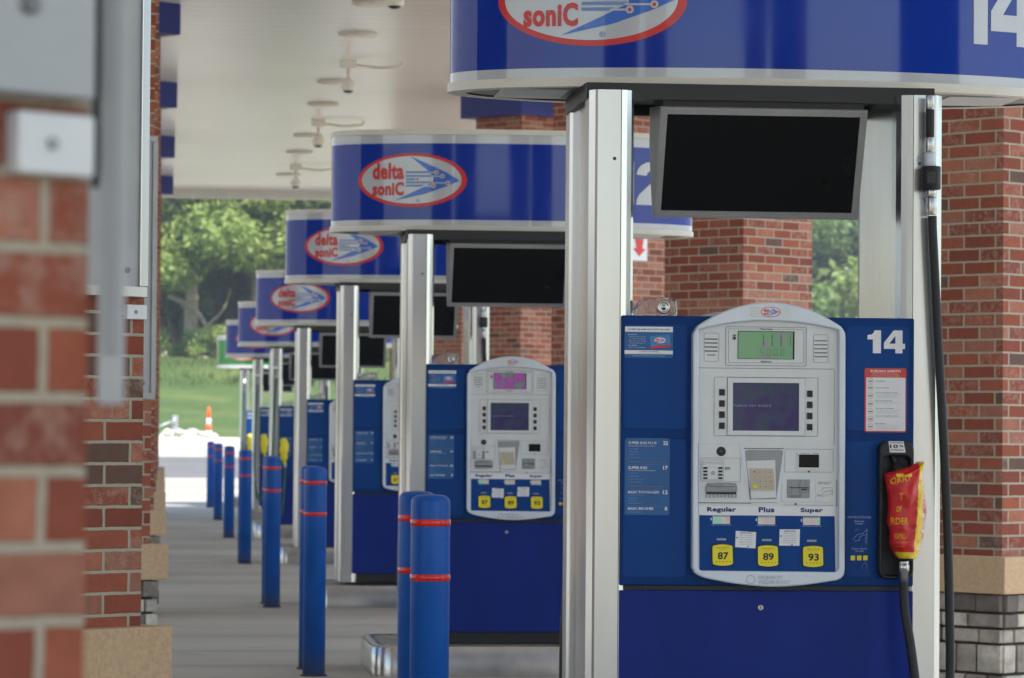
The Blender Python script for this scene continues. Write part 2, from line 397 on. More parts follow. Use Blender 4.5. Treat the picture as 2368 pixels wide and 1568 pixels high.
def rrect(x0, x1, z0, z1, r, n=5):
    out = []
    for cx, cz, a0 in ((x1-r, z1-r, 0), (x0+r, z1-r, 90), (x0+r, z0+r, 180), (x1-r, z0+r, 270)):
        for k in range(n+1):
            a = R(a0+90*k/n); out.append((cx+r*math.cos(a), cz+r*math.sin(a)))
    return out
def quadpts(*p): return list(p)

# ------------------------------------------------------------------ setting: ground, road, bank
def zg(y):
    if y < 66: return 0
    if y < 97: return (y-66)*.0385
    t = min(1, (y-97)/32); return 1.19+2.9*(t*t*(3-2*t)) + max(0, y-129)*.01
def sheet(name, x0, x1, ys, mat, dz, nx=2, rough=0):
    b = MB(); rows = []
    for y in ys:
        rows.append([b.bm.verts.new((x0+(x1-x0)*i/nx, y, zg(y)+dz+(rough*(noise.noise(Vector((i*.37*(x1-x0)/nx/3, y*.25, 0)))) if rough and y > 99 else 0))) for i in range(nx+1)])
    for i in range(len(rows)-1):
        for j in range(nx):
            F = b.bm.faces.new((rows[i][j], rows[i][j+1], rows[i+1][j+1], rows[i+1][j])); F.smooth = True
    o = b.build(name, mat); return tag(o, kind='structure')
sheet('ground', -900, 900, [-600, -200, 0, 66, 97, 105, 115, 129, 400, 2200], 'grass', -.03)
sheet('forecourt', -40, 45, [-60, -20, 0, 20, 40, 60, 66, 70, 76], 'concrete', 0)
sheet('road', -120, 140, [76, 80, 86], 'asphalt', 0)
b = MB()
for y0, y1, h in ((86.0, 87.2, .13),):
    b.plan([(-120, y0), (140, y0), (140, y1), (-120, y1)], zg(y0)-.1, zg(y1)+h)
tag(b.build('kerb', 'kerb'), kind='structure')
sheet('earth', -60, 60, [87.2, 90, 97], 'dirt', .004)
sheet('grass_bank', -90, 110, [97+i*1.2 for i in range(60)], 'grass', .01, nx=90, rough=.2)
# walkway slab on the far verge
b = MB(); b.box(-8, 2.9, 90.5, 96.2, zg(90)-.1, zg(93.5)+.17, bev=.02)
tag(b.build('concrete_slab', 'kerb'), 'pale sunlit concrete slab on the far verge behind the traffic cone', 'slab')

# ------------------------------------------------------------------ canopy
can = thing('fuel_canopy', (2, 28, 0), 'long white metal canopy roof above the fuel pumps and brick pillars', 'canopy')
cx0, cx1, cy0, cy1 = -5.2, 6.3, -5.0, 61.3
b = MB(); b.box(cx0, cx1, cy0, cy1, 5.69, 5.76)
o = b.build('ceiling', 'ceiling', can); o.matrix_parent_inverse = Matrix.Translation((-2, -28, 0))
b = MB(); th = .12; zb, zt = 5.53, 6.5
b.box(cx0-th, cx1+th, cy1, cy1+th, zb, zt); b.box(cx0-th, cx1+th, cy0-th, cy0, zb, zt)
b.box(cx0-th, cx0, cy0, cy1, zb, zt); b.box(cx1, cx1+th, cy0, cy1, zb, zt)
o = b.build('fascia', 'trim_white', can); o.matrix_parent_inverse = Matrix.Translation((-2, -28, 0))
b = MB(); b.box(cx0, cx1, cy0, cy1, 6.42, 6.47)
o = b.build('roof_deck', 'under_grey', can); o.matrix_parent_inverse = Matrix.Translation((-2, -28, 0))

st = thing('sky_block_building', (-17, 20, 0), 'long cream building added out of frame to block sky light from the left', 'building')  # unseen building, added to cut the sky light on left-facing sides
b = MB(); uvl = b.bm.loops.layers.uv.verify()
for y0, y1, z0, z1 in [(-36, 40, 3.0, 6.8), (-36, 40, 0, .8)]+[(-36+k*7.6, -36+k*7.6+2.2, .8, 3.0) for k in range(11)]:
    V = [b.bm.verts.new(p) for p in ((0, y0, z0), (0, y1, z0), (0, y1, z1), (0, y0, z1))]; F = b.bm.faces.new(V)
    for l, q in zip(F.loops, ((y0, z0), (y1, z0), (y1, z1), (y0, z1))): l[uvl].uv = (q[0]+40, q[1])
b.build('wall', 'light_white', st)
b = MB(); b.box(-12, -.02, -36, 40, 6.8, 7.0); b.box(-12, -.3, -36, 40, 0, 6.8); b.build('roof', 'trim_white', st)
for k in range(10):
    y0 = -36+k*7.6+2.2; b = MB(); b.box(-.12, -.06, y0, y0+5.4, .8, 3.0); w_ = b.build('window', 'alu_dark', st)
    b = MB(); b.box(-.055, -.04, y0+.06, y0+5.34, .86, 2.94); b.build('pane', 'screen_off', w_)

# ------------------------------------------------------------------ brick pillars (set diagonally)
PR = 39.3; HD = .575; SIDE = HD*math.sqrt(2)
def wall_box(b, hs, z0, z1):
    """square shaft centred at 0 with brick UVs in metres"""
    uvl = b.bm.loops.layers.uv.verify()
    c = [(-hs, -hs), (hs, -hs), (hs, hs), (-hs, hs)]; w = .8128
    for i in range(4):
        (xa, ya), (xb, yb) = c[i], c[(i+1) % 4]
        V = [b.bm.verts.new(p) for p in ((xa, ya, z0), (xb, yb, z0), (xb, yb, z1), (xa, ya, z1))]
        F = b.bm.faces.new(V); off = (i*w)
        for l, (u, v) in zip(F.loops, ((off, z0), (off+w, z0), (off+w, z1), (off, z1))): l[uvl].uv = (u+.05, v+.031)
def stone_course(b, hs, z0, z1, rnd):
    b.box(-hs+.02, hs-.02, -hs+.02, hs-.02, z0, z1, mi=1)
    z = z0
    while z < z1-.03:
        h = rnd.choice((.08, .125, .155)); h = min(h, z1-z)
        if z1-(z+h) < .06: h = z1-z
        for i in range(4):
            x = -hs+(0 if i % 2 else .0)
            while x < hs-.02:
                w = rnd.uniform(.08, .25); w = min(w, hs-x)
                if hs-(x+w) < .07: w = hs-x
                pr = rnd.uniform(.0, .026)
                bb = bmesh.new()
                V = [bb.verts.new(p) for zz in (z+.007, z+h-.007) for p in ((x+.006, -hs-pr, zz), (x+w-.006, -hs-pr+rnd.uniform(-.006, .006), zz), (x+w-.006, -hs+.03, zz), (x+.006, -hs+.03, zz))]
                for f in ((3, 2, 1, 0), (4, 5, 6, 7), (0, 1, 5, 4), (1, 2, 6, 5), (2, 3, 7, 6), (3, 0, 4, 7)): bb.faces.new([V[k] for k in f])
                bmesh.ops.bevel(bb, geom=bb.edges[:], offset=.008, segments=2, profile=.6, affect='EDGES')
                b.merge(bb, 0, Matrix.Rotation(i*math.pi/2, 4, 'Z'), True); x += w
        z += h
def make_pillar():
    p = thing('brick_pillar', (0, 0, 0), 'x', 'pillar', 'square brick canopy pillars', R(PR))
    hs = SIDE/2
    b = MB(); wall_box(b, hs, .80, 5.5); b.build('brick_shaft', 'brick', p)
    b = MB(); c = hs+.072
    b.box(-c, c, -c, c, .62, .812, bev=.006)
    b.build('cap_stone', 'cast_stone', p)
    b = MB(); stone_course(b, hs+.03, 0, .621, random.Random(3)); b.build('stone_base', ['stone', 'mortar'], p)
    b = MB(); c = hs+.141; b.box(-c, c, -c, c, 5.38, 5.688, bev=.004); b.build('capital', 'cap_blue', p)
    return p
proto = make_pillar()
LX = -.635
left_y = [-4.6, 3.25, 11.05, 18.95, 26.85, 34.75, 42.65, 50.5, 58.4]
right_y = [-7.6, .9, 9.4, 18.1, 26.7, 34.6, 43.3, 51.8, 59.6]
ll = ['brick pillar behind the camera on the left, only reflected in the signs',
      'out of focus brick pillar closest to the camera at the left frame edge',
      'sharp left hand brick pillar behind the blurred one with tan cap stone near the bottom corner',
      'third brick pillar of the left row with thin sign edges on its corner',
      'fourth brick pillar of the left row, a sliver behind the sign edges',
      'fifth brick pillar of the left row under the uppermost left blue capital',
      'sixth brick pillar of the left row under the second blue capital from the top',
      'seventh brick pillar of the left row under the third blue capital from the top',
      'farthest brick pillar of the left row under the lowest and smallest blue capital']
rl = ['brick pillar behind the camera on the right, only reflected in the signs', 'brick pillar beside the camera outside the right frame edge',
      'brick pillar just outside the right frame edge, before the nearest pump',
      'big brick pillar with grey stone base at the right edge behind the black hose',
      'brick pillar standing behind the nearest pump below its hanging screen, trees on its right',
      'right row brick pillar carrying the white sign with a red down arrow',
      'right row brick pillar whose blue capital shows under the nearest blue sign',
      'second farthest brick pillar of the right row seen behind the second pump',
      'farthest brick pillar of the right row beyond the second pump']
first = True
for X, ys, lb in ((LX, left_y, ll), (4.46, right_y, rl)):
    for y, l in zip(ys, lb):
        o = proto if first else copy_tree(proto); first = False
        o.location = (X if y not in (3.25, 18.1) else {3.25: -.642, 18.1: 4.37}[y], y, 0); o['label'] = l

# sign frames screwed to the left pillars (local x along face B, which looks right and to the camera)
def corner(py):
    cx = -.642 if py < 4 else LX
    return (cx+.572, py-.057, 0)
def face_frame(name, label, py, z0, z1, over=.035, wdt=.62, cx=LX, low=True, mat=None):
    # origin: right corner of the pillar, x runs back along the face towards its front corner
    t = thing(name, corner(py), label, 'sign frame', None, R(PR))
    # after rotation: local +x points along the face to the right corner; face plane at local y=0 looking to -y
    b = MB(); b.box(over-wdt, over, -.028, -.004, z0, z1, bev=.003); b.build('backing_panel', mat or 'alu_dark', t)
    b = MB(); bars_ = [(over-wdt, over, z1-.03, z1+.004), (over-wdt, over, z0-.004, z0+.03), (over-.03, over+.003, z0+.03, z1-.03), (over-wdt-.003, over-wdt+.03, z0+.03, z1-.03)]
    if not low: bars_ = [bars_[0], bars_[3]]
    for xa, xb, za, zb_ in bars_:
        b.box(xa, xb, -.038, -.0285, za, zb_, bev=.002)
    b.build('frame', mat or 'alu', t)
    for zz in (z0+.08, z1-.08):
        b = MB(); b.lathe([(.009, 0), (.009, .004), (.005, .007)], (over-.075, -.029, zz), 12, axis='Y'); b.build('screw', 'line_grey', t)
    return t
face_frame('sign_frame', 'aluminium sign frame with a round screw on the second brick pillar, upper left', 11.05, 1.85, 3.3, -.017, .6)
face_frame('sign_frame', 'very blurred pale sign panel with a dark ring on the closest pillar, top left corner', 3.25, 1.729, 2.6, -.015, .5, low=False)
face_frame('sign_frame', 'thin dark edged sign frame on the third left pillar seen almost edge on', 18.95, 1.6, 3.02, -.004, .5, mat='alu_dark')
# small white clips below the frames, and a hanging channel on the closest pillar
for (py, x0, x1, z0, z1, lab, mt) in ((11.05, -.084, -.004, 1.777, 1.823, 'small white bracket with a screw under the sign frame on the second pillar', 'white'),
                                      (3.25, -.096, -.010, 1.659, 1.715, 'large blurred white bracket with a screw on the closest brick pillar', 'plate')):
    t = thing('wall_bracket', corner(py), lab, 'bracket', None, R(PR))
    b = MB(); b.box(x0, x1, -.022, -.001, z0, z1, bev=.003); b.build('plate', mt, t)
    b = MB(); b.lathe([(.006, 0), (.006, .003), (.003, .005)], ((x0+x1)/2-.006, -.022, (z0+z1)/2), 12, axis='Y'); b.build('screw', 'alu_dark', t)
t = thing('metal_channel', corner(3.25), 'blurred pale metal strip hanging beside the closest pillar in front of the second pillar', 'metal strip')
b = MB(); b.box(.0095, .034, .0, .012, 1.452, 2.7, bev=.002); b.build('strip', 'alu_dark', t)
b = MB(); b.box(.016, .028, -.004, -.0005, 1.50, 2.6, bev=.001); b.build('rib', 'plate_dark', t)
b = MB(); b.box(.002, .0093, .002, .011, 1.652, 2.68); b.build('gap_shadow', 'seam', t)  # dark strip painted in as the shade of the gap beside the pillar

# red arrow notice on the third right hand pillar: on the face that looks right-front (face B)
t = thing('arrow_notice', (4.46-.057, 34.6-.572, 0), 'white notice with a red down arrow on a brick pillar behind the second blue sign', 'notice', None, R(PR))
b = MB(); xw = .72
b.box(.28, .52, -.012, -.002, 3.16, 3.50); b.build('board', 'white', t)
b = MB(); cxn = .40
b.faces([(cxn-.085, -.016, 3.48), (cxn-.045, -.016, 3.28), (cxn-.095, -.016, 3.28), (cxn, -.016, 3.20), (cxn+.095, -.016, 3.28), (cxn+.045, -.016, 3.28), (cxn+.085, -.016, 3.48)], [tuple(range(7))])
b.text('STOP', cxn-.05, cxn+.05, 3.42, 3.45, -.0185, 1, .02); b.text('PUMP', cxn-.045, cxn+.045, 3.375, 3.405, -.0185, 1, .02)
b.build('arrow', ['red', 'white'], t)

# ------------------------------------------------------------------ fuel islands
def make_island():
    t = thing('pump_island', (0, 0, 0), 'x', 'kerb island', 'raised pump islands')
    b = MB(); b.plan(rrect(-.80, 1.15, -.22, 1.0, .12, 6), 0, .176); b.build('island_top', 'island', t)
    b = MB()
    o_, i_ = rrect(-.805, 1.155, -.225, 1.005, .125, 6), rrect(-.80, 1.15, -.22, 1.0, .12, 6)
    n = len(o_); va = [b.bm.verts.new((*p, .0)) for p in o_]; vb = [b.bm.verts.new((*p, .17)) for p in o_]; vc = [b.bm.verts.new((p[0]*.985+.002, p[1]*.985+.002, .181)) for p in o_]
    vd = [b.bm.verts.new((p[0]*.93+.01, p[1]*.9+.03, .181)) for p in o_]
    for q0, q1 in ((va, vb), (vb, vc), (vc, vd)):
        for i in range(n):
            F = b.bm.faces.new((q0[i], q0[(i+1) % n], q1[(i+1) % n], q1[i])); F.smooth = True
    b.build('kerb_edging', 'steel', t)
    return t
# ------------------------------------------------------------------ bollards
def make_bollard():
    t = thing('bollard', (0, 0, 0), 'x', 'bollard', 'blue bollards at the pump islands')
    r = .066; H = 1.22
    prof = [(r, 0), (r, H-.027)]+[(r-.027+.027*math.cos(a), H-.027+.027*math.sin(a)) for a in (R(20), R(40), R(60), R(78))]+[(r-.035, H+.001), (0, H+.004)]
    b = MB(); b.lathe(prof, seg=36); b.build('sleeve', 'bollard', t)
    for zc in (H-.092, H-.275):
        b = MB(); b.lathe([(r+.0005, zc-.0115), (r+.0018, zc-.011), (r+.0018, zc+.011), (r+.0005, zc+.0115)], seg=36); b.build('reflective_band', 'band', t)
    b = MB(); b.lathe([(r+.012, 0), (r+.012, .006), (r+.002, .012)], seg=30); b.build('base_sealant', 'seam', t)
    return t
# ------------------------------------------------------------------ dispenser
def zoomframe(ox, oy, k):
    """layout units measured on the panel -> metres on the dispenser face (x from centre, z from ground)"""
    def f(px, py):
        x = ox+px*k; y = oy+py*k
        return (1.494e-3*x-.6062-2.03, 2.8915+9.08e-6*x-1.47378e-3*y)
    return f
V_ = zoomframe(0, 0, 1); A_ = zoomframe(1560.2, 681.9, .22116); B_ = zoomframe(1560.2, 982.4, .25798)
C_ = zoomframe(1410, 705, .3316); D_ = zoomframe(1907, 705, .4348)
def rr(F, x0, y0, x1, y1, r=.004):
    (a, z1), (c, z0) = F(x0, y0), F(x1, y1); return rrect(min(a, c), max(a, c), min(z0, z1), max(z0, z1), r)
def tx(b, F, s, x0, y0, x1, y1, y, mi=0, bold=0):
    (a, z1), (c, z0) = F(x0, y0), F(x1, y1); b.text(s, a, c, z0, z1, y, mi, bold)
def bars(b, F, x0, y0, x1, y1, y, mi): 
    (a, z1), (c, z0) = F(x0, y0), F(x1, y1); b.faces([(a, y, z0), (c, y, z0), (c, y, z1), (a, y, z1)], [(0, 1, 2, 3)], mi)
def outline(b, F, x0, y0, x1, y1, r, w, y, mi):
    (a, z1), (c, z0) = F(x0, y0), F(x1, y1)
    b.plate([rrect(a, c, z0, z1, r), rrect(a+w, c-w, z0+w, z1-w, max(r-w, .0005))], y, .0006, 0, mi)

# logo in units of its own half width, x right, z up; returned as list of (mat, depth layer, verts, faces)
def lp(px, py): return ((px-1027)/832, (910-py)/832)
def ell(cx, cz, a, c, n=56): return [(cx+a*math.cos(k*2*math.pi/n), cz+c*math.sin(k*2*math.pi/n)) for k in range(n)]
def logo_parts(detail=True):
    L = []
    n = 72; ro = ell(0, 0, 1, .505, n); ri = ell(*lp(1014, 905), .915, .445, n)
    L.append((0, 0, ro+ri, [(i, (i+1) % n, n+(i+1) % n, n+i) for i in range(n)]))            # red ring
    L.append((1, 0, ri, [tuple(range(n))]))                                                     # white field
    ar = [lp(*q) for q in ((985, 538), (1330, 690), (1560, 800), (1745, 915), (1560, 1000), (1200, 1130), (740, 1230), (1000, 1110), (1165, 1030), (1335, 945), (1345, 870), (1262, 765))]
    L.append((2, 1, ar, [(0, 1, 11), (1, 2, 10, 11), (2, 3, 4, 9, 10), (4, 5, 8, 9), (5, 6, 7, 8)]))
    if detail:
        def bar(x0, x1, yc, h, mi, lay): L.append((mi, lay, [lp(x0, yc+h), lp(x1, yc+h), lp(x1, yc-h), lp(x0, yc-h)], [(0, 1, 2, 3)]))
        for x1, yc in ((1300, 787), (1320, 846), (1075, 897), (1320, 945), (1200, 996)): bar(920, x1, yc, 15, 3, 2)
        for x0, x1, yc in ((1290, 1390, 790), (1300, 1480, 850), (1300, 1563, 955), (1170, 1345, 1003)): bar(x0, x1, yc, 9, 1, 3)
        for cx, cy in ((1390, 790), (1480, 848), (1100, 895), (1563, 955), (1345, 1003)):
            L.append((1, 4, ell(*lp(cx, cy), .044, .044, 16), [tuple(range(16))])); L.append((0, 5, ell(*lp(cx, cy), .02, .02, 12), [tuple(range(12))]))
        for s, y0, y1 in (('delta', 640, 900), ('soniC', 935, 1150)):
            vs, fs = text_geo(s, .045); (x0, z1), (x1, z0) = lp(413, y0), lp(890, y1)
            L.append((0, 2, [(x0+v.x*(x1-x0), z0+v.y*(z1-z0)) for v in vs], fs))
        n = 20; c = lp(1105, 1225); o_ = ell(*c, .03, .03, n); i_ = ell(*c, .024, .024, n)
        L.append((2, 2, o_+i_, [(i, (i+1) % n, n+(i+1) % n, n+i) for i in range(n)]))
        vs, fs = text_geo('R', .01); L.append((2, 2, [(c[0]-.012+v.x*.024, c[1]-.014+v.y*.028) for v in vs], fs))
    return L
def glyph(ch):
    def arc(cx, cy, rx, ry, a0, a1, n=14): return [(cx+rx*math.cos(R(a0+(a1-a0)*k/n)), cy+ry*math.sin(R(a0+(a1-a0)*k/n))) for k in range(n+1)]
    if ch == '1': return [[(.40, 0), (1, 0), (1, 1), (.52, 1), (.46, .90), (.32, .82), (0, .79), (0, .60), (.40, .60)]]
    if ch == '4': return [[(.54, 0), (.88, 0), (.88, .19), (1, .19), (1, .42), (.88, .42), (.88, 1), (.46, 1), (0, .46), (0, .19), (.54, .19)], [(.54, .42), (.25, .42), (.54, .76)]]
    if ch == '2': return [arc(.5, .70, .49, .30, 180, -10)+arc(.40, .62, .55, .30, -20, -45, 4)+[(.52, .24), (1, .24), (1, 0), (0, 0)]+[(.02, .12), (.10, .24), (.36, .42), (.58, .56)]+arc(.5, .68, .155, .11, -20, 180)]
    return None
def add_num(b, ch, x0, x1, z0, z1, y, mi=0, warp=None, off=0):
    g = glyph(ch)
    if not g:
        vs, fs = text_geo(ch, .04); P = [(x0+v.x*(x1-x0), z0+v.y*(z1-z0)) for v in vs]
    else:
        cu = bpy.data.curves.new('g', 'CURVE'); cu.dimensions = '2D'; cu.fill_mode = 'FRONT'
        for lpn in g:
            sp = cu.splines.new('POLY'); sp.points.add(len(lpn)-1)
            for p, q in zip(sp.points, lpn): p.co = (q[0], q[1], 0, 1)
            sp.use_cyclic_u = True
        vs, fs = curve_mesh(cu); P = [(x0+v.x*(x1-x0), z0+v.y*(z1-z0)) for v in vs]
    b2 = bmesh.new(); V = [b2.verts.new((p[0], y, p[1])) for p in P]
    for f in fs:
        try: b2.faces.new([V[i] for i in f])
        except ValueError: pass
    if warp:
        x = x0
        while x < x1:
            bmesh.ops.bisect_plane(b2, geom=b2.verts[:]+b2.edges[:]+b2.faces[:], plane_co=(x, 0, 0), plane_no=(1, 0, 0)); x += .02
        for v in b2.verts: v.co.y += warp(v.co.x)
    b.merge(b2, mi)
def add_logo(b, cx, cz, half, y, step, warp=None, detail=True, grid=.03):
    for mi, lay, vs, fs in logo_parts(detail):
        b2 = bmesh.new(); V = [b2.verts.new((cx+v[0]*half, y-lay*step, cz+v[1]*half)) for v in vs]
        for f in fs:
            try: b2.faces.new([V[i] for i in f])
            except ValueError: pass
        if warp:
            x = cx-half
            while x < cx+half:
                bmesh.ops.bisect_plane(b2, geom=b2.verts[:]+b2.edges[:]+b2.faces[:], plane_co=(x, 0, 0), plane_no=(1, 0, 0)); x += grid
            bmesh.ops.triangulate(b2, faces=b2.faces[:])
            for v in b2.verts: v.co.y += warp(v.co.x)
        b.merge(b2, mi)
SA, SB, SCX, SCY = 1.105, .38, .075, .55     # sign ellipse in plan
def swarp(x):
    t = max(0, 1-((x-SCX)/SA)**2); return SCY-SB*math.sqrt(t)
def ring_wall(b, z0, z1, mi, grow=0, n=120, close=False):
    P = [(SCX+(SA+grow)*math.cos(k*2*math.pi/n), SCY+(SB+grow)*math.sin(k*2*math.pi/n)) for k in range(n)]
    a = [b.bm.verts.new((*p, z0)) for p in P]; c = [b.bm.verts.new((*p, z1)) for p in P]
    for i in range(n):
        F = b.bm.faces.new((a[i], a[(i+1) % n], c[(i+1) % n], c[i])); F.material_index = mi; F.smooth = True
    return P
def text_warp(b, s, x0, x1, z0, z1, off, mi, bold):
    vs, fs = text_geo(s, bold); b2 = bmesh.new(); V = [b2.verts.new((x0+v.x*(x1-x0), -off, z0+v.y*(z1-z0))) for v in vs]
    for f in fs:
        try: b2.faces.new([V[i] for i in f])
        except ValueError: pass
    x = x0
    while x < x1:
        bmesh.ops.bisect_plane(b2, geom=b2.verts[:]+b2.edges[:]+b2.faces[:], plane_co=(x, 0, 0), plane_no=(1, 0, 0)); x += .03
    for v in b2.verts: v.co.y += swarp(v.co.x)
    b.merge(b2, mi)

def make_dispenser():
    t = thing('fuel_dispenser', (0, 0, 0), 'x', 'fuel pump', 'fuel pumps in a row')
    # --- columns
    def colprof(sg):
        P = [(.452, .10), (.456, .05), (.468, .02), (.485, .005), (.503, 0), (.586, 0), (.594, .006), (.612, .035), (.612, .15), (.604, .165), (.594, .30), (.594, .45), (.604, .585), (.612, .60), (.612, .715), (.594, .744), (.586, .75), (.503, .75), (.485, .745), (.468, .73), (.456, .70), (.452, .65)]
        P = [(sg*x+.0175, y) for x, y in P]; return P if sg > 0 else P[::-1]
    for sg in (-1, 1):
        b = MB(); b.plan(colprof(sg), .181, 2.60, smooth=False); o = b.build('column', 'alu', t)
        b = MB()
        b.box(sg*.5055-.0011+.0175, sg*.5055+.0011+.0175, -.0008, .01, .2, 2.6)           # seam between front cover and inner rail
        b.build('cover_seam', 'seam', o)
        b = MB(); b.lathe([(.006, 0), (.006, .0012), (.0035, .0012), (.0035, -.002)], (sg*.528+.0175, 0, 2.365), 16, axis='Y'); b.build('lock', 'ink_grey', o)
    # --- head
    hx0, hx1, hz0, hz1 = -.484, .5286, .915, 1.832
    b = MB(); b.box(hx0, hx1, -.006, .756, hz0, hz1, bev=.006); head = b.build('head', 'head_blue', t)
    for (x0, y0, x1, y1) in ((1448, 748, 1592, 990), (1448, 1012, 1592, 1332), (1961, 750, 2106, 993), (1961, 1017, 2106, 1332)):
        b = MB(); (a, z1), (c, z0) = V_(x0, y0), V_(x1, y1); b.plate([rrect(a, c, z0, z1, .018)], -.0078, .002, .0006); b.build('inset_panel', 'head_inset', head)
    b = MB(); b.box(-.498, -.4845, .004, .7, .25, hz1-.004); b.box(-.40, .512, -.002, .75, .90, .9145); b.box(-.484, -.40, .004, .75, .90, .9145)
    b.build('gap_shade_strip', 'black', t)  # black strips stand in for the shade inside the gaps
    b = MB(); b.box(-.4835, .5286, -.004, .754, .252, .899, bev=.003); door = b.build('lower_door', 'door_blue', t)
    b = MB(); kx, kz = V_(1765, 1402); b.lathe([(.0105, 0), (.0105, .003), (.008, .0045)], (kx, -.004, kz), 20, axis='Y'); b.box(kx-.0012, kx+.0012, -.0092, -.0085, kz-.005, kz+.005, 1); b.build('lock', ['steel', 'ink'], door)
    b = MB(); b.box(-.4835, .5286, .02, .74, .181, .2515); b.build('plinth', 'black', t)
    # --- bezel frame
    def arch(n, top, x0, x1, ysh, amp, rev=False):
        P = []
        for i in range(n+1):
            u = i/n; P.append((x0+(x1-x0)*u, ysh-amp*(1-(2*u-1)**2)))
        return P
    def outer_loop():
        P = [(1601, 776), (1602, 768), (1606, 762)]+[(1612+(1942-1612)*i/24, 752-55*(1-abs(2*i/24-1)**2.0)) for i in range(0, 25)]+[(1948, 760), (1952, 768), (1953, 777)]
        P += [(1954, 1312), (1952, 1326), (1945, 1334), (1934, 1339)]+[(1934-(1934-1630)*i/20, 1338+18*(1-abs(2*i/20-1)**1.8)-.02*(1934-1630)*i/20) for i in range(1, 21)]+[(1618, 1327), (1608, 1320), (1603, 1308)]
        return [V_(*q) for q in P]
    def inner_loop():
        P = [(1614, 762)]+[(1614+(1936-1614)*i/20, 761-21*(1-abs(2*i/20-1)**2.0)) for i in range(1, 21)]+[(1937, 770), (1939, 1310), (1935, 1317)]+[(1930, 1319), (1625, 1315), (1618, 1312), (1616, 1306)]
        return [V_(*q) for q in P]
    b = MB(); b.plate([outer_loop(), inner_loop()], -.050, .046, .006, 0, False); bez = b.build('bezel', 'bezel', t)
    b = MB(); b.plate([[(x*.988+.0005, z) for x, z in outer_loop()]], -.030, .026, 0); plt = b.build('faceplate', 'plate', t)
    b = MB(); b.plate([[(x*.99, z-.003) for x, z in outer_loop()]], .758, .03, .004); b.build('rear_bezel', 'bezel', t)
    Y = -.0305
    # seams and moulded outlines on the faceplate
    b = MB()
    for (x0, y0, x1, y1) in ((242, 757, 1672, 762), (1668, 775, 1671, 1540), (255, 1543, 712, 1546)): bars(b, A_, x0, y0, x1, y1, Y-.0008, 0)
    for (x0, y0, x1, y1) in ((215, 158, 612, 161), (218, 160, 221, 700), (218, 684, 694, 693), (612, 198, 984, 206), (1430, 0, 1434, 170), (692, 684, 925, 688), (1456, 480, 1460, 720), (980, 706, 1456, 711), (988, 172, 1440, 175), (918, 684, 1450, 687)): bars(b, B_, x0, y0, x1, y1, Y-.0008, 0)
    b.build('panel_seam', 'seam', plt)
    b = MB()
    outline(b, A_, 415, 848, 1500, 1470, .006, .0012, Y-.001, 0); outline(b, A_, 550, 852, 1365, 1462, .002, .001, Y-.001, 0)
    outline(b, A_, 530, 322, 1375, 735, .005, .0016, Y-.001, 0); outline(b, A_, 562, 345, 1350, 705, .003, .001, Y-.001, 0)
    outline(b, A_, 308, 390, 463, 688, .006, .001, Y-.001, 0); outline(b, A_, 1447, 402, 1603, 698, .006, .001, Y-.001, 0)
    outline(b, B_, 238, 285, 596, 502, .004, .001, Y-.001, 0); outline(b, B_, 990, 205, 1425, 415, .003, .001, Y-.001, 0)
    b.build('moulding', 'line_grey', plt)
    # logo badge in the arch
    b = MB(); b.plate([rr(A_, 780, 122, 1202, 222, .006)], -.0515, .002, .0005, 0); badge = b.build('badge', 'plate', bez)
    b = MB(); q = A_(990, 171); add_logo(b, q[0], q[1], .0335, -.0525, .0006); b.build('logo', ['red', 'white', 'arrow_blue', 'paleblue'], badge)
    # speaker grilles
    for xs, ys, m_ in (((315, 448), (454, 495, 537, 579, 620), 'ink'), ((1458, 1592), (466, 508, 550, 592, 633), 'line_grey')):
        b = MB()
        for y in ys:
            if m_ == 'ink' and y == 620: bars(b, A_, 340, y-3, 425, y+5, Y-.0008, 0)
            else: bars(b, A_, xs[0], y-5, xs[1], y+(6 if m_ == 'ink' else 8), Y-.0008, 0)
        b.build('speaker_slots', m_, plt)
    # sale display
    b = MB(); b.plate([rr(A_, 658, 368, 1250, 664, .001)], Y-.0012, .001, 0, 1); bars(b, A_, 664, 376, 1232, 660, Y-.002, 0)
    disp = b.build('sale_display', ['lcd', 'seam'], plt)
    b = MB(); Yd = Y-.0028
    for x in (925, 1016, 1109): bars(b, A_, x-6, 405, x+7, 460, Yd, 0); bars(b, A_, x-7, 466, x+6, 522, Yd, 0)
    bars(b, A_, 1204, 405, 1214, 460, Yd, 0); bars(b, A_, 1200, 466, 1210, 522, Yd, 0); bars(b, A_, 1030, 516, 1037, 523, Yd, 0)
    def seg(x, y, w, h, on):
        k = 5
        S_ = {'a': (x, y, x+w, y+k), 'd': (x, y+h-k, x+w, y+h), 'g': (x, y+h/2-k/2, x+w, y+h/2+k/2), 'f': (x, y, x+k, y+h/2-2), 'e': (x, y+h/2+2, x+k, y+h), 'b': (x+w-k, y, x+w, y+h/2-2), 'c': (x+w-k, y+h/2+2, x+w, y+h)}
        for c_ in on: bars(b, A_, *S_[c_], Yd, 0)
    seg(892, 558, 38, 70, 'afgcd')
    for x in (966, 1036, 1104): seg(x, 558, 38, 70, 'abcdef')
    bars(b, A_, 945, 622, 951, 629, Yd, 0); b.build('digits', 'ink_fade', disp)
    b = MB(); tx(b, A_, 'This Sale', 889, 337, 1019, 359, Y-.0008, 0, .015); tx(b, A_, 'Gallons', 899, 677, 1008, 697, Y-.0008, 0, .015); tx(b, A_, '$', 602, 403, 641, 466, Y-.0008, 0, .03)
    b.build('lettering', 'ink', plt)
    # payment screen
    b = MB(); b.plate([rr(A_, 556, 858, 1362, 1460, .002), rr(A_, 610, 908, 1300, 1412, .001)[::-1]], Y-.004, .0035, .0008, 1); bars(b, A_, 610, 906, 1302, 1414, Y-.0008, 0)
    scr = b.build('payment_screen', ['screen', 'plate'], plt)
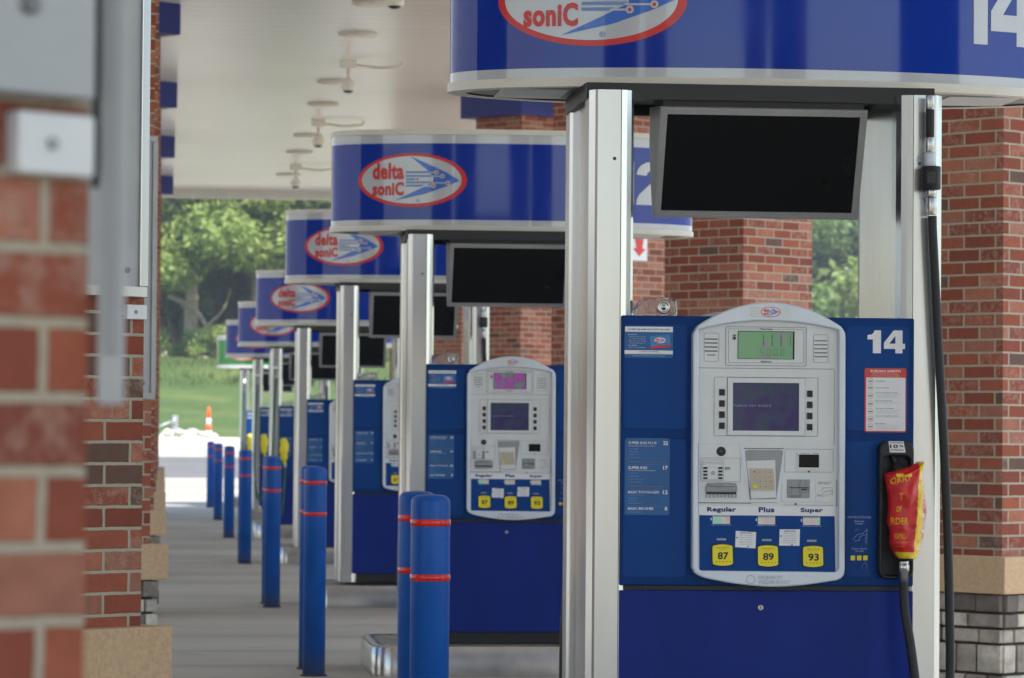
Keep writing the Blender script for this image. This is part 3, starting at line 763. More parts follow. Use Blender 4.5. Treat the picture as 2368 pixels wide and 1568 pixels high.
    b = MB(); tx(b, A_, 'PLEASE PAY INSIDE', 618, 1134, 1012, 1162, Y-.0016, 0, .015); b.build('lettering', 'palewhite', scr)
    for i in range(4):
        for x in (498, 1413):
            y = 1010+i*116+(12 if x > 1000 else 0)
            b = MB(); b.plate([rr(A_, x-29, y-34, x+29, y+34, .0015)], Y-.003, .003, .0006, 0); b.build('soft_key', 'black', plt)
    # reader, braille pad, receipt slot
    q = B_(423, 228); b = MB(); b.lathe([(.0158, 0), (.0158, .002), (.013, .003)], (q[0], Y, q[1]), 28, axis='Y'); b.lathe([(.003, .0032), (.003, .0036)], (q[0], Y, q[1]), 10, axis='Y', mi=1); b.build('card_sensor', ['black', 'ink_grey'], plt)
    b = MB(); outline(b, B_, 252, 303, 444, 488, .003, .0009, Y-.001, 0)
    for i in range(4):
        for x in (264, 400): bars(b, B_, x, 368+i*30, x+35, 386+i*30, Y-.0015, 1)
    outline(b, B_, 302, 368, 397, 480, .001, .0006, Y-.0012, 0)
    for k, s in enumerate(('Alternate selection buttons', 'for screen prompts above')): tx(b, B_, s, 296, 322+k*13, 438, 331+k*13, Y-.0012, 1, 0)
    for k, s in enumerate(('SEE', 'SCREEN', 'ABOVE')): tx(b, B_, s, 332 if k else 340, 402+k*14, 370 if k else 362, 411+k*14, Y-.0012, 1, .01)
    outline(b, B_, 263, 322, 283, 345, .0025, .0006, Y-.0012, 1)
    b.build('button_pad', ['line_grey', 'ink'], plt)
    b = MB(); bars(b, B_, 455, 368, 502, 390, Y-.001, 0); tx(b, B_, 'PUSH', 460, 373, 497, 385, Y-.0016, 1, .01); b.build('green_label', ['sign_green', 'white'], plt)
    b = MB()
    (x0, z1), (x1, z0) = B_(286, 508), B_(564, 600); (xx, z2), (_, z3) = B_(286, 600), B_(564, 642)
    b.tube(catmull([(x0+.004, Y-.004, z1-.010), ((x0+x1)/2, Y-.008, z1-.008), (x1-.004, Y-.004, z1-.010)], 4), .0085, 10)
    b.box(x0, x1, Y-.012, Y, z0+.002, z1-.008, bev=.004)
    b.box(x0+.002, x1-.002, Y-.003, Y-.0005, z0-.004, z0+.002, 1)
    for i in range(9): x = x0+.003+(x1-x0-.006)*i/8; b.box(x-.0012, x+.0012, Y-.007, Y-.001, z3, z0-.004, 0)
    b.build('receipt_slot', ['plate_dark', 'black'], plt)
    # keypad well
    top = [B_(*q) for q in ((636, 225), (656, 215), (955, 215), (974, 228), (918, 655), (680, 655))]
    b = MB(); b.faces([(x, Y-.001, z) for x, z in top], [(5, 4, 3, 2, 1, 0)], 0)
    q = [B_(*k) for k in ((648, 312), (905, 305), (915, 640), (690, 650))]; b.faces([(x, Y-.0016, z) for x, z in q], [(3, 2, 1, 0)], 1)
    q = [B_(*k) for k in ((590, 172), (618, 172), (694, 660), (672, 672))]; b.faces([(x, Y-.001, z) for x, z in q], [(3, 2, 1, 0)], 2)
    q = [B_(*k) for k in ((984, 178), (1000, 178), (940, 660), (918, 655))]; b.faces([(x, Y-.001, z) for x, z in q], [(3, 2, 1, 0)], 2)
    well = b.build('keypad_well', ['plate_dark', 'plate', 'bezel'], plt)
    b = MB(); q = [B_(*k) for k in ((680, 378), (888, 378), (904, 578), (690, 575))]
    b.plate([q[::-1]], Y-.007, .005, .0008, 0)
    keys = [['1', '2', '3', 'CL'], ['4', '5', '6', '?'], ['7', '8', '9', 'ENT'], ['', '0', 'OK', 'C']]
    for r_ in range(4):
        for c_ in range(4):
            x = 694+c_*49+r_*3; y = 391+r_*44; outline(b, B_, x, y, x+42, y+37, .001, .0006, Y-.0076, 1)
            if keys[r_][c_]: tx(b, B_, keys[r_][c_], x+(15 if len(keys[r_][c_]) == 1 else 8), y+10, x+(27 if len(keys[r_][c_]) == 1 else 35), y+27, Y-.0076, 2, .01)
    bars(b, B_, 706, 527, 744, 552, Y-.0078, 3); b.build('keypad', ['keypad', 'key_line', 'ink_grey', 'yellow'], well)
    # barcode window + card reader
    b = MB(); b.plate([rr(B_, 1106, 235, 1306, 395, .003)], Y-.003, .0028, .0006, 0); b.plate([rr(B_, 1116, 255, 1296, 372, .001)], Y-.0036, .0004, 0, 1)
    for x in (1140, 1162, 1182, 1202): bars(b, B_, x, 243, x+8, 250, Y-.0036, 1)
    tx(b, B_, 'BarScan', 1242, 240, 1292, 251, Y-.0036, 1, 0); b.build('scanner_window', ['plate', 'screen_off'], plt)
    b = MB(); b.plate([rr(B_, 966, 455, 1265, 676, .002)], Y-.0015, .0012, .0003, 0); b.plate([rr(B_, 1267, 460, 1440, 680, .002)], Y-.0015, .0012, .0003, 0)
    b.plate([rr(B_, 1010, 478, 1216, 645, .003)], Y-.003, .0014, .0004, 1)
    for q in (((1130, 480), (1142, 480), (1120, 555), (1108, 550)), ((1108, 550), (1120, 555), (1142, 630), (1128, 630))): b.faces([(*[B_(*k)[0]], Y-.0036, B_(*k)[1]) for k in q], [(3, 2, 1, 0)], 3)
    bars(b, B_, 1035, 548, 1205, 556, Y-.004, 2); bars(b, B_, 1035, 618, 1140, 640, Y-.0037, 3); outline(b, B_, 1012, 540, 1050, 600, .001, .0008, Y-.004, 2); bars(b, B_, 1140, 562, 1192, 574, Y-.004, 2); outline(b, B_, 1136, 548, 1204, 592, .001, .0008, Y-.004, 2)
    for i in range(4): q = B_(1182, 487+i*16); b.disc(q[0], q[1], .0012, Y-.004, 2, 8)
    for k, s in enumerate(('Insert Card and', 'Remove Quickly')): tx(b, B_, s, 1292, 498+k*15, 1404 if not k else 1390, 509+k*15, Y-.0022, 2, .01)
    for P in ([(1280, 612), (1300, 620), (1330, 615), (1345, 590), (1400, 575), (1416, 590)], [(1280, 625), (1335, 628), (1400, 612), (1418, 600)], [(1322, 575), (1336, 553), (1418, 553), (1418, 622)]):
        b.tube([(B_(*p)[0], Y-.0022, B_(*p)[1]) for p in P], .0006, 4, 2)
    b.build('card_reader', ['plate', 'plate_dark', 'ink', 'line_grey'], plt)
    b = MB()
    for x, y in ((1206, 409), (1090, 698)): bars(b, B_, x-8, y-8, x+8, y+8, Y-.0015, 0)
    b.build('latch', 'black', plt)
    # grade label strip + price panel
    b = MB(); bars(b, B_, 228, 715, 1436, 805, Y-.0012, 0)
    for s, x0, x1, y1 in (('Regular', 300, 560, 778), ('Plus', 760, 900, 773), ('Super', 1134, 1335, 783)):
        lo = 724 if s != 'Super' else 732
        tx(b, B_, s, x0, lo, x1, y1, Y-.002, 1, .045)
    b.build('grade_strip', ['white', 'navy'], plt)
    b = MB(); b.faces([(B_(*q)[0], Y-.0012, B_(*q)[1]) for q in ((232, 795), (1440, 808), (1450, 1308), (236, 1288))], [(3, 2, 1, 0)], 0)
    pp = b.build('price_panel', 'head_inset', plt)
    for i, x in enumerate((352, 755, 1158)):
        yo = i*6
        b = MB(); bars(b, B_, x-2, 800+yo, x+152, 875+yo, Y-.002, 0); bars(b, B_, x, 798+yo, x+148, 812+yo, Y-.0026, 1)
        tx(b, B_, '$', x-22, 820+yo, x-8, 845+yo, Y-.002, 2, .02); tx(b, B_, 'PRICE PER GALLON ALL TAXES INCLUDED', x-12, 882+yo, x+166, 887+yo, Y-.002, 2, .03)
        b.build('price_display', ['lcd_pink', 'plate_dark', 'white'], pp)
    for (x0, y0, tl) in ((556, 937, .05), (948, 924, 0)):
        b = MB(); w, h = 182, 148
        P = [B_(x0, y0), B_(x0+w, y0+(12 if tl else 0)), B_(x0+w-4, y0+h+(10 if tl else 0)), B_(x0-4, y0+h-3)]
        b.faces([(p[0], Y-.002, p[1]) for p in P], [(3, 2, 1, 0)], 0)
        tx(b, B_, 'APPROVED', x0+38, y0+10, x0+142, y0+26, Y-.0028, 1, .01)
        for k, s in enumerate(('BUREAU OF WEIGHTS AND', 'MEASURES DEPARTMENT OF', 'AGRICULTURE MARKETS', 'SEALED', 'DO NOT REMOVE')): tx(b, B_, s, x0+34, y0+36+k*20, x0+148, y0+43+k*20, Y-.0028, 1, 0)
        for (dx, dy) in ((12, 60), (110, 140)): q = B_(x0+dx, y0+dy); b.disc(q[0], q[1], .0026, Y-.003, 2, 12)
        b.build('approval_sticker', ['white', 'ink_grey', 'navy'], pp)
    for i, (s, x0) in enumerate((('87', 348), ('89', 752), ('93', 1155))):
        yo = i*8-(i == 2)*2; F = lambda px, py: B_(x0+px, 1060+yo+py)
        def key_shape(e):
            P = [(0-e, 18), (6-e, 10)]+[(10+(168-10)*k/8, 8-10*(1-(2*k/8-1)**2)-e) for k in range(9)]+[(174+e, 12), (178+e, 22), (182+e, 150), (182+e, 168), (172+e, 176)]+[(168-(168-18)*k/8, 178+10*(1-(2*k/8-1)**2)+e) for k in range(9)]+[(8-e, 174), (2-e, 160)]
            return [F(*q) for q in P]
        b = MB(); b.plate([key_shape(5)], Y-.006, .005, .001, 1); b.plate([key_shape(0)], Y-.009, .004, .001, 0)
        tx(b, F, s, 46, 66, 142, 132, Y-.0096, 2, .03); tx(b, F, 'MINIMUM OCTANE RATING', 36, 22, 146, 29, Y-.0096, 2, .01); tx(b, F, '(R+M)/2 METHOD', 56, 38, 126, 44, Y-.0096, 2, .01)
        for k in range(5): bars(b, F, 30+k*31, 148, 37+k*31, 156, Y-.0096, 2)
        k_ = b.build('grade_key', ['yellow', 'black', 'ink'], pp)
        b = MB(); b.plate([rr(B_, x0+38, 1003+i*7, x0+124, 1023+i*7, .0024)], Y-.003, .002, .0004, 0); b.build('key_light', 'plate_dark', pp)
    b = MB()
    tx(b, B_, 'GILBARCO', 750, 1335, 960, 1367, -.0507, 0, .02); tx(b, B_, 'VEEDER-ROOT', 750, 1377, 1038, 1410, -.0507, 0, .02)
    n = 24; q = B_(684, 1370); o_ = ell(q[0], q[1], .0155, .0155, n); i_ = ell(q[0], q[1], .0125, .0125, n)
    b.faces([(p[0], -.0507, p[1]) for p in o_+i_], [(i, (i+1) % n, n+(i+1) % n, n+i) for i in range(n)]); b.build('embossed_mark', 'bezel_print', bez)
    # --- left stickers
    b = MB(); Ys = -.009
    b.plate([rr(C_, 114, 143, 450, 366, .006)], Ys, .0006, 0, 0); bars(b, C_, 118, 147, 448, 186, Ys-.0006, 1); bars(b, C_, 115, 312, 449, 340, Ys-.0006, 1)
    tx(b, C_, 'LOWER THE PUMP PRICE WITH THE CARD', 139, 161, 427, 174, Ys-.0012, 2, .02)
    for k, s in enumerate(('PAY OPTIONS', 'Visit your store', 'or any attendant', 'Buy on line today', 'and manage it', 'PAY INSIDE', 'Save on every gallon')): tx(b, C_, s, 140 if k in (0, 5) else 146, 200+k*15, 200 if k in (0, 5) else 262, 206+k*15, Ys-.0012, 1, .01)
    P = [C_(288, 214), C_(428, 201), C_(434, 288), C_(296, 300)]; b.faces([(p[0], Ys-.0012, p[1]) for p in P], [(3, 2, 1, 0)], 3)
    P = [C_(293, 284), C_(433, 272), C_(434, 288), C_(296, 300)]; b.faces([(p[0], Ys-.0018, p[1]) for p in P], [(3, 2, 1, 0)], 4)
    tx(b, C_, 'UNLIMITED WASH MEMBERS', 220, 318, 352, 325, Ys-.0012, 2, .01); tx(b, C_, 'Save every time you fill up', 212, 329, 364, 335, Ys-.0012, 2, .0)
    tx(b, C_, 'If your card is not working please see a sales person', 170, 346, 394, 356, Ys-.0012, 1, 0)
    card = b.build('card_offer_sticker', ['sticker_blue', 'white', 'navy', 'card_blue', 'red'], head)
    b = MB(); q = C_(360, 243); add_logo(b, q[0], q[1], .0215, Ys-.0024, .0005); b.build('logo', ['red', 'white', 'arrow_blue', 'paleblue'], card)
    b = MB(); b.plate([rr(C_, 122, 922, 433, 1458, .008)], Ys, .0006, 0, 0); yt = Ys-.0010
    for y, s, w_, n_ in ((946, 'SUPER KISS PLUS', 340, '22'), (1118, 'SUPER KISS', 277, '17'), (1288, 'BASIC TOUCH-LESS', 360, '12'), (1402, 'BASIC BRUSHES', 322, '8')):
        tx(b, C_, s, 146, y, w_, y+20, yt, 1, .016); tx(b, C_, n_, 386 if len(n_) > 1 else 400, y-2, 420 if len(n_) > 1 else 417, y+24, yt, 1, .03)
    for y, s, w_ in ((974, 'Includes Super Kiss Wash package +', 335), (1144, 'Includes Touch-Less Wash package +', 338)): tx(b, C_, s, 146, y, w_, y+8, yt, 1, .02)
    for y, s, w_ in ((992, 'Sonic Glaze', 212), (1012, 'Sonic Glide', 212), (1032, 'Rain X', 186), (1052, 'Tire Dressing', 222), (1162, 'Underspray', 214), (1182, 'Dual Action', 220), (1202, 'Clearcoat Protectant', 258), (1222, 'Clearcoat Polish', 236), (1314, 'High Pressure Sprays', 252), (1332, 'Sonic Suds', 206), (1350, 'Nondrips', 202), (1368, 'Brake Dust Remover', 246), (1430, 'Brake Dust Remover', 246)):
        tx(b, C_, s, 156, y, w_, y+10, yt, 2, .01); q = C_(149, y+6); b.disc(q[0], q[1], .0012, yt, 2, 8)
    tx(b, C_, '2 FREE Super Kiss washes within 2 weeks!', 150, 1082, 412, 1094, yt, 3, .01); tx(b, C_, '1 FREE Super Kiss wash within 5 days!', 150, 1252, 390, 1264, yt, 3, .01)
    for y in (1106, 1277, 1394): bars(b, C_, 146, y, 418, y+2.5, yt, 2)
    b.build('wash_menu_sticker', ['sticker_blue', 'white', 'paleblue', 'gold'], head)
    # --- right stickers
    b = MB(); b.plate([rr(D_, 220, 328, 443, 671, .007)], Ys, .0006, 0, 0); b.plate([rr(D_, 228, 378, 438, 664, .004)], Ys-.0006, .0004, 0, 1); yt = Ys-.0014
    tx(b, D_, 'FUELING SAFETY!', 251, 337, 412, 352, yt, 1, .025); tx(b, D_, 'Failure to follow these warnings', 258, 356, 398, 363, yt, 1, .015); tx(b, D_, 'could cause serious injury or death', 254, 367, 406, 374, yt, 1, .015)
    rows = ((397, 'NO SMOKING', 328, 0), (432, 'TURN OFF ENGINE', 350, 0), (475, 'STATIC AND ELECTRIC SPARK', 397, 4), (518, 'ELECTRONIC DEVICES', 368, 2), (559, 'PORTABLE CONTAINERS', 378, 4), (599, 'NEVER ALLOW CHILDREN TO USE PUMP', 400, 1), (640, 'SELF SERVE', 330, 5))
    for y, s, w_, nl in rows:
        q = D_(251, y); n = 18; o_ = ell(q[0], q[1], .0092, .0100, n); i_ = ell(q[0], q[1], .0080, .0088, n)
        b.faces([(p[0], yt, p[1]) for p in o_+i_], [(i, (i+1) % n, n+(i+1) % n, n+i) for i in range(n)], 2)
        bars(b, D_, 243, y-2, 259, y+4, yt, 3); 
        yy = y-2 if nl == 0 else y-18
        tx(b, D_, s, 277, yy, w_, yy+6, yt, 3, .02)
        for k in range(nl): tx(b, D_, ('Keep the nozzle in contact with the fill', 'Do not get back into the vehicle', 'Use only approved containers on ground', 'Touch metal away from the fill point', 'Do not top off or block open nozzle')[k], 280, yy+9+k*6, 420-(k*17 % 37), yy+13+k*6, yt, 3, 0)
        if y < 630: bars(b, D_, 240, y+18+(6 if nl > 3 else 0), 428, y+19.2+(6 if nl > 3 else 0), yt, 2)
    b.build('safety_sticker', ['red_sticker', 'white', 'red_sticker', 'ink_grey'], head)
    b = MB(); yt = Ys
    tx(b, D_, 'INSTRUCTIONS', 134, 1117, 257, 1130, yt, 0, .015)
    for y, s, x0, x1 in ((1139, 'Remove', 169, 221), (1152, 'Nozzle', 175, 215), (1285, 'Select Grade', 155, 238), (1298, 'To Left', 174, 220)): tx(b, D_, s, x0, y, x1, y+10, yt, 0, .015)
    for P in ([(200, 1190), (172, 1190), (180, 1184), (172, 1190), (180, 1196)], [(160, 1245), (185, 1215), (215, 1210), (235, 1190)], [(170, 1250), (195, 1248), (200, 1225), (232, 1215)], [(236, 1185), (236, 1265)], [(228, 1262), (228, 1235), (238, 1225)]):
        b.tube([(D_(*p)[0], yt, D_(*p)[1]) for p in P], .0011, 4, 0)
    b.tube([(D_(*p)[0], yt, D_(*p)[1]) for p in ((213, 1400), (210, 1378), (225, 1368), (228, 1350), (232, 1368), (238, 1380), (232, 1402))], .0006, 4, 0)
    for x in (150, 184, 217): b.plate([rr(D_, x, 1327, x+24, 1353, .003)], yt, .0006, 0, 1)
    b.build('instruction_decal', ['sticker_print', 'yellow'], head)
    # --- nozzle holster
    b = MB(); q0, q1 = D_(285, 717), D_(470, 1450)
    b.plate([rrect(q0[0], q1[0], q1[1], q0[1], .03), rrect(q0[0]+.012, q1[0]-.012, q1[1]+.012, q0[1]-.052, .02)], -.062, .054, .008, 0)
    b.plate([rrect(q0[0]+.008, q1[0]-.008, q1[1]+.008, q0[1]-.008, .02)], -.016, .006, 0, 0)
    hol = b.build('nozzle_holster', 'black', t)
    b = MB(); P = [D_(331, 718), D_(411, 718), D_(423, 778), D_(339, 778)]; b.faces([(p[0], -.0632, p[1]) for p in P], [(3, 2, 1, 0)], 0)
    tx(b, D_, 'CONTAINS', 335, 721, 407, 730, -.0640, 1, .02); tx(b, D_, '10', 338, 735, 382, 755, -.0640, 1, .035); tx(b, D_, '%', 388, 737, 411, 750, -.0640, 1, .02); tx(b, D_, 'ETHANOL', 344, 760, 414, 770, -.0640, 1, .02)
    b.build('ethanol_sticker', ['white', 'ink'], hol)
    # --- nozzle, swivel and hose
    b = MB()
    n0 = D_(383, 855); n1 = D_(410, 1350)
    b.tube(catmull([(n0[0]-.015, -.03, n0[1]+.05), (n0[0], -.045, n0[1]), (n0[0]+.004, -.08, n0[1]-.06), (n1[0]-.004, -.085, n1[1]+.12), (n1[0], -.075, n1[1])], 6), [.012]*6+[.02]*6+[.034]*6+[.026]*7, 12)
    nz = b.build('nozzle', 'black', t)
    b = MB(); q = D_(383, 857); b.lathe([(.010, -.006), (.0135, -.003), (.0135, .004), (.010, .006)], (q[0], -.05, q[1]), 14); b.build('spout_collar', 'steel', nz)
    b = MB(); q = D_(411, 1400); b.lathe([(.021, .046), (.021, .036), (.0185, .034), (.0185, .020), (.0205, .018), (.0205, -.004), (.0175, -.006), (.0175, -.04)], (q[0], -.075, q[1]), 16); b.build('swivel', 'steel', nz)
    q = D_(411, 1450)
    P = [(q[0], -.075, q[1]+.02), (q[0]+.002, -.085, q[1]-.10), (q[0]+.018, -.11, q[1]-.22), (q[0]+.05, -.13, .48), (q[0]+.095, -.11, .36), (q[0]+.145, -.09, .42)]
    for x, y in ((2198, 1568), (2196, 1400), (2190, 1200), (2180, 1000), (2168, 800), (2158, 620), (2153, 530), (2152, 495)):
        u = V_(x, y); P.append((u[0], -.05, u[1]))
    b = MB(); b.tube(catmull(P, 8), .0155, 12); b.build('hose', 'rubber', t)
    def vert_fit(name, x, y0, y1, r, mt, seg=16, yy=-.05):
        a, c = V_(x, y0), V_(x, y1); b = MB(); h = a[1]-c[1]
        b.lathe([(r*.92, 0), (r, .003), (r, h-.003), (r*.92, h)], (a[0], yy, c[1]), seg); return b.build(name, mt, t)
    vert_fit('hose_fitting', 2151, 452, 492, .0165, 'steel'); vert_fit('hose_nut', 2150, 430, 452, .019, 'steel', 6)
    br = vert_fit('breakaway_cover', 2149, 380, 434, .0335, 'black'); vert_fit('hose_nut', 2147, 348, 380, .021, 'bezel', 8)
    vert_fit('hose_fitting', 2146, 312, 348, .0155, 'steel'); vert_fit('hose_tail', 2146, 246, 312, .0148, 'rubber'); vert_fit('hose_fitting', 2146, 215, 248, .016, 'steel')
    b = MB(); a, c = V_(2132, 392), V_(2164, 422); b.faces([(a[0]+.004, -.0845, c[1]), (c[0]-.010, -.0845, c[1]), (c[0]-.010, -.0845, a[1]), (a[0]+.004, -.0845, a[1])], [(0, 1, 2, 3)], 0)
    for k in range(6): b.text('EMERGENCY BREAKAWAY', a[0]+.006, c[0]-.013, a[1]-.008-k*.006, a[1]-.0045-k*.006, -.0852, 1, 0)
    b.build('printed_label', ['black', 'ink_grey'], br)
    # rear hose seen past the left edge
    P = [(-.54, .80, 2.5), (-.545, .80, 1.9), (-.552, .80, 1.4), (-.566, .80, 1.0), (-.580, .80, .7), (-.575, .81, .45), (-.52, .84, .36), (-.42, .84, .5), (-.40, .80, .9)]
    b = MB(); b.tube(catmull(P, 7), .014, 10); b.build('rear_hose', 'rubber', t)
    # --- status lamp on top of the head
    b = MB(); (x0, z0), (x1, z1) = V_(1468, 728), V_(1574, 684)
    P = [(x0, z0), (x1-.004, z0), (x1, z0+.008), (x1-.003, z1-.012), (x1-.014, z1-.004), (x0+.09, z1), (x0+.035, z1-.012), (x0+.004, z0+.018)]
    b.plate([P[::-1]], .03, .075, .005, 0); lam = b.build('top_lamp', 'cream_panel', head)
    b = MB(); q = V_(1541, 708); b.lathe([(.023, 0), (.023, .003), (.018, .005), (.016, .002), (.008, .002), (.006, .006), (0, .007)], (q[0], .029, q[1]), 20, axis='Y'); b.build('lens', 'steel', lam)
    # --- overhead: beam, screen, sign
    b = MB(); b.box(-.60, .61, .06, .10, 2.575, 2.630); b.box(-.60, .61, .66, .70, 2.575, 2.630)
    b.box(-.60, -.56, .10, .66, 2.575, 2.632); b.box(.57, .61, .10, .66, 2.575, 2.632)
    b.box(-.60, .61, .095, .665, 2.61, 2.631); b.build('support_beam', 'beam_dark', t)
    sx0, sx1 = -.345, .374; ft, fb = (.06, 2.552), (.226, 2.186)
    b = MB(); prof = [(ft[0]+.003, ft[1]), (.33, 2.572), (.33, 2.43), (.25, 2.186), (fb[0]+.003, fb[1])]
    n = len(prof); a = [b.bm.verts.new((sx0, *p)) for p in prof]; c = [b.bm.verts.new((sx1, *p)) for p in prof]
    for i in range(n): b.bm.faces.new((a[i], c[i], c[(i+1) % n], a[(i+1) % n]))
    b.bm.faces.new(a); b.bm.faces.new(c[::-1])
    mon = b.build('monitor', 'alu_dark', t)
    ux = Vector((0, fb[0]-ft[0], fb[1]-ft[1])); Ls = ux.length; ux.normalize(); nn = Vector((0, ux.z, -ux.y)).normalized()
    def sp(x, d, o): p = Vector((x, *ft))+ux*d+nn*o; return (p.x, p.y, p.z)
    def slab(b, x0, x1, d0, d1, o0, o1, mi=0):
        V = [sp(x, d, o) for o in (o0, o1) for (x, d) in ((x0, d0), (x1, d0), (x1, d1), (x0, d1))]
        b.faces(V, [(0, 1, 2, 3), (7, 6, 5, 4), (0, 4, 5, 1), (1, 5, 6, 2), (2, 6, 7, 3), (3, 7, 4, 0)], mi)
    b = MB(); fw = .024
    for q in ((sx0, sx1, 0, fw), (sx0, sx1, Ls-fw, Ls), (sx0, sx0+fw, fw, Ls-fw), (sx1-fw, sx1, fw, Ls-fw)):
        slab(b, *q, 0, .012); 
    for q in ((sx0+.006, sx1-.006, .006, .010), (sx0+.006, sx1-.006, Ls-.010, Ls-.006), (sx0+.006, sx0+.010, .010, Ls-.010), (sx1-.010, sx1-.006, .010, Ls-.010)): slab(b, *q, .012, .014)
    for x in (sx0+.04, sx0+.26, sx1-.22, sx1-.04):
        for d in (fw-.005, Ls-fw+.005): slab(b, x-.003, x+.003, d-.003, d+.003, .012, .0155)
    b.build('screen_frame', 'alu_dark', mon)
    b = MB(); slab(b, sx0+fw, sx1-fw, fw, Ls-fw, .001, .006); b.build('screen', 'screen_off', mon)
    b = MB(); b.box(sx0+.01, sx1-.01, .075, .30, 2.554, 2.60); b.build('hanger', 'black', mon)
    # sign cabinet
    z0, z1 = 2.634, 3.242
    b = MB()
    P = ring_wall(b, z0+.065, z1-.085, 0); ring_wall(b, z0+.030, z0+.065, 1); ring_wall(b, z1-.085, z1-.030, 1)
    sign = b.build('sign_cabinet', ['sign_blue', 'sign_white'], t)
    b = MB(); n = 120
    for za, zb_ in ((z0, z0+.031), (z1-.031, z1)):
        ring_wall(b, za, zb_, 0, .008)
        for zz, flip in ((za, True), (zb_, False)):
            for g0, g1 in ((.008, -.06),):
                A = [b.bm.verts.new((SCX+(SA+g0)*math.cos(k*2*math.pi/n), SCY+(SB+g0)*math.sin(k*2*math.pi/n), zz)) for k in range(n)]
                B2 = [b.bm.verts.new((SCX+(SA+g1)*math.cos(k*2*math.pi/n), SCY+(SB+g1)*math.sin(k*2*math.pi/n), zz)) for k in range(n)]
                for i in range(n): b.bm.faces.new((A[i], A[(i+1) % n], B2[(i+1) % n], B2[i]))
    b.build('sign_trim', 'trim_white', sign)
    b = MB(); Pu = [(SCX+(SA-.05)*math.cos(k*2*math.pi/n), SCY+(SB-.05)*math.sin(k*2*math.pi/n)) for k in range(n)]
    b.plan(Pu, z0+.006, z0+.012); b.plan(Pu, z1-.02, z1-.012)
    for x0, x1, y0, y1 in ((-.86, -.62, .40, .72), (.74, 1.0, .40, .72), (-.5, .1, .30, .44), (.14, .6, .30, .44)): b.box(x0, x1, y0, y1, z0+.001, z0+.004, 1)
    b.build('underside_panel', ['under_grey', 'plate'], sign)
    b = MB(); add_logo(b, -.557, 2.936, .321, -.0015, .0010, swarp); b.build('logo', ['red', 'sign_white', 'arrow_blue', 'paleblue'], sign)
    return t
M['bezel_print'] = simple('embossed_grey', srgb(165, 172, 182), .4, var=.03)
M['red_sticker'] = simple('safety_red', srgb(205, 62, 52), .45, var=.05)
M['sticker_print'] = simple('pale_decal_print', srgb(150, 170, 210), .45, var=.03)
M['beam_dark'] = simple('beam_dark_steel', srgb(48, 50, 52), .5, metal=.4, var=.15)

def number_parts(t, num):
    head = [c for c in t.children if c.name.startswith('head')][0]; sign = [c for c in t.children if c.name.startswith('sign_cabinet')][0]
    b = MB(); cells = ((234, 306), (322, 435)) if len(num) == 2 else ((322, 435),)
    for ch, (xa, xb) in zip(num, cells):
        (a, z1), (c, z0) = D_(xa, 126), D_(xb, 249); add_num(b, ch, a, c, z0, z1, -.009)
    b.build('pump_number', 'white', head)
    b = MB()
    n1 = .758 if num != '12' else .69
    if len(num) == 2: add_num(b, num[0], n1, n1+.09, 2.81, 3.07, -.0015, 0, swarp)
    a = .861 if num != '12' else .796; add_num(b, num[-1], a, a+.19, 2.81, 3.07, -.0015, 0, swarp)
    b.build('sign_number', 'sign_white', sign)
def diesel_parts(t):
    b = MB(); P = [(-.53, -.03, 2.2), (-.55, -.05, 1.75), (-.565, -.06, 1.3), (-.57, -.06, .85), (-.52, -.10, .42), (-.44, -.12, .40), (-.41, -.09, .75), (-.40, -.07, 1.02)]
    b.tube(catmull(P, 7), .015, 10); b.build('diesel_hose', 'hose_green', t)
    b = MB(); b.lathe([(.017, 0), (.02, .01), (.02, .10), (.03, .11), (.03, .17), (.018, .18), (.018, .26)], (-.53, -.03, 2.2), 14); b.build('hose_fitting', 'steel', t)
    b = MB(); b.tube(catmull([(-.40, -.07, 1.05), (-.415, -.09, 1.12), (-.42, -.10, 1.22), (-.41, -.09, 1.32), (-.44, -.05, 1.39)], 5), [.022]*5+[.05]*5+[.062]*5+[.05]*5+[.02], 12); b.build('yellow_nozzle_cover', 'yellow', t)
    b = MB(); b.lathe([(.018, 0), (.018, .05)], (-.40, -.07, 1.0), 12); b.build('swivel', 'steel', t)

CX = 2.03
Dy = [11.66, 20.4, 28.25, 37.4, 46.4, 55.5, 64.5]; Dz = [0, 0, .02, -.06, -.07, -.03, -.04]
nums = ['14', '12', '10', '8', '6', '4', '2']
dl = ['nearest blue and silver fuel pump, numbered 14, under the big blue sign',
      'second fuel pump, seen left of the nearest one, behind the tall front bollards',
      'third fuel pump, its silver face cut in half by a column of the second',
      'fourth fuel pump, left of the third, its blue panel showing only stickers',
      'fifth fuel pump with green hose and the larger yellow nozzle cover',
      'sixth fuel pump with green hose and yellow nozzle cover, the smaller one behind',
      'farthest fuel pump, its sign face green instead of blue']
dp = make_dispenser()
for i in range(7):
    t = dp if i == 0 else copy_tree(dp)
    t.location = (CX, Dy[i], Dz[i]); t['label'] = dl[i]
    if i: pass
ds = [o for o in COL.objects if o.name.startswith('fuel_dispenser') and o.parent is None]
ds.sort(key=lambda o: o.location.y)
for t, nmb in zip(ds, nums): number_parts(t, nmb)
for t in ds[4:]: diesel_parts(t)
sg = [c for c in ds[6].children if c.name.startswith('sign_cabinet')][0]
sg.data = sg.data.copy(); sg.data.materials[0] = M['sign_green']
for c in ds[1].children_recursive:
    if c.name.startswith('sale_display'):
        c.data = c.data.copy(); c.data.materials[0] = M['lcd2']
isl = make_island()
il = ['kerb island under the nearest pump, mostly below the frame', 'steel edged kerb island under the second pump, with a shiny rounded corner',
      'kerb island under the third pump, steel corner left of the column foot', 'kerb island under the fourth pump', 'kerb island under the fifth pump', 'kerb island under the sixth pump', 'kerb island under the farthest pump']
bl = make_bollard()
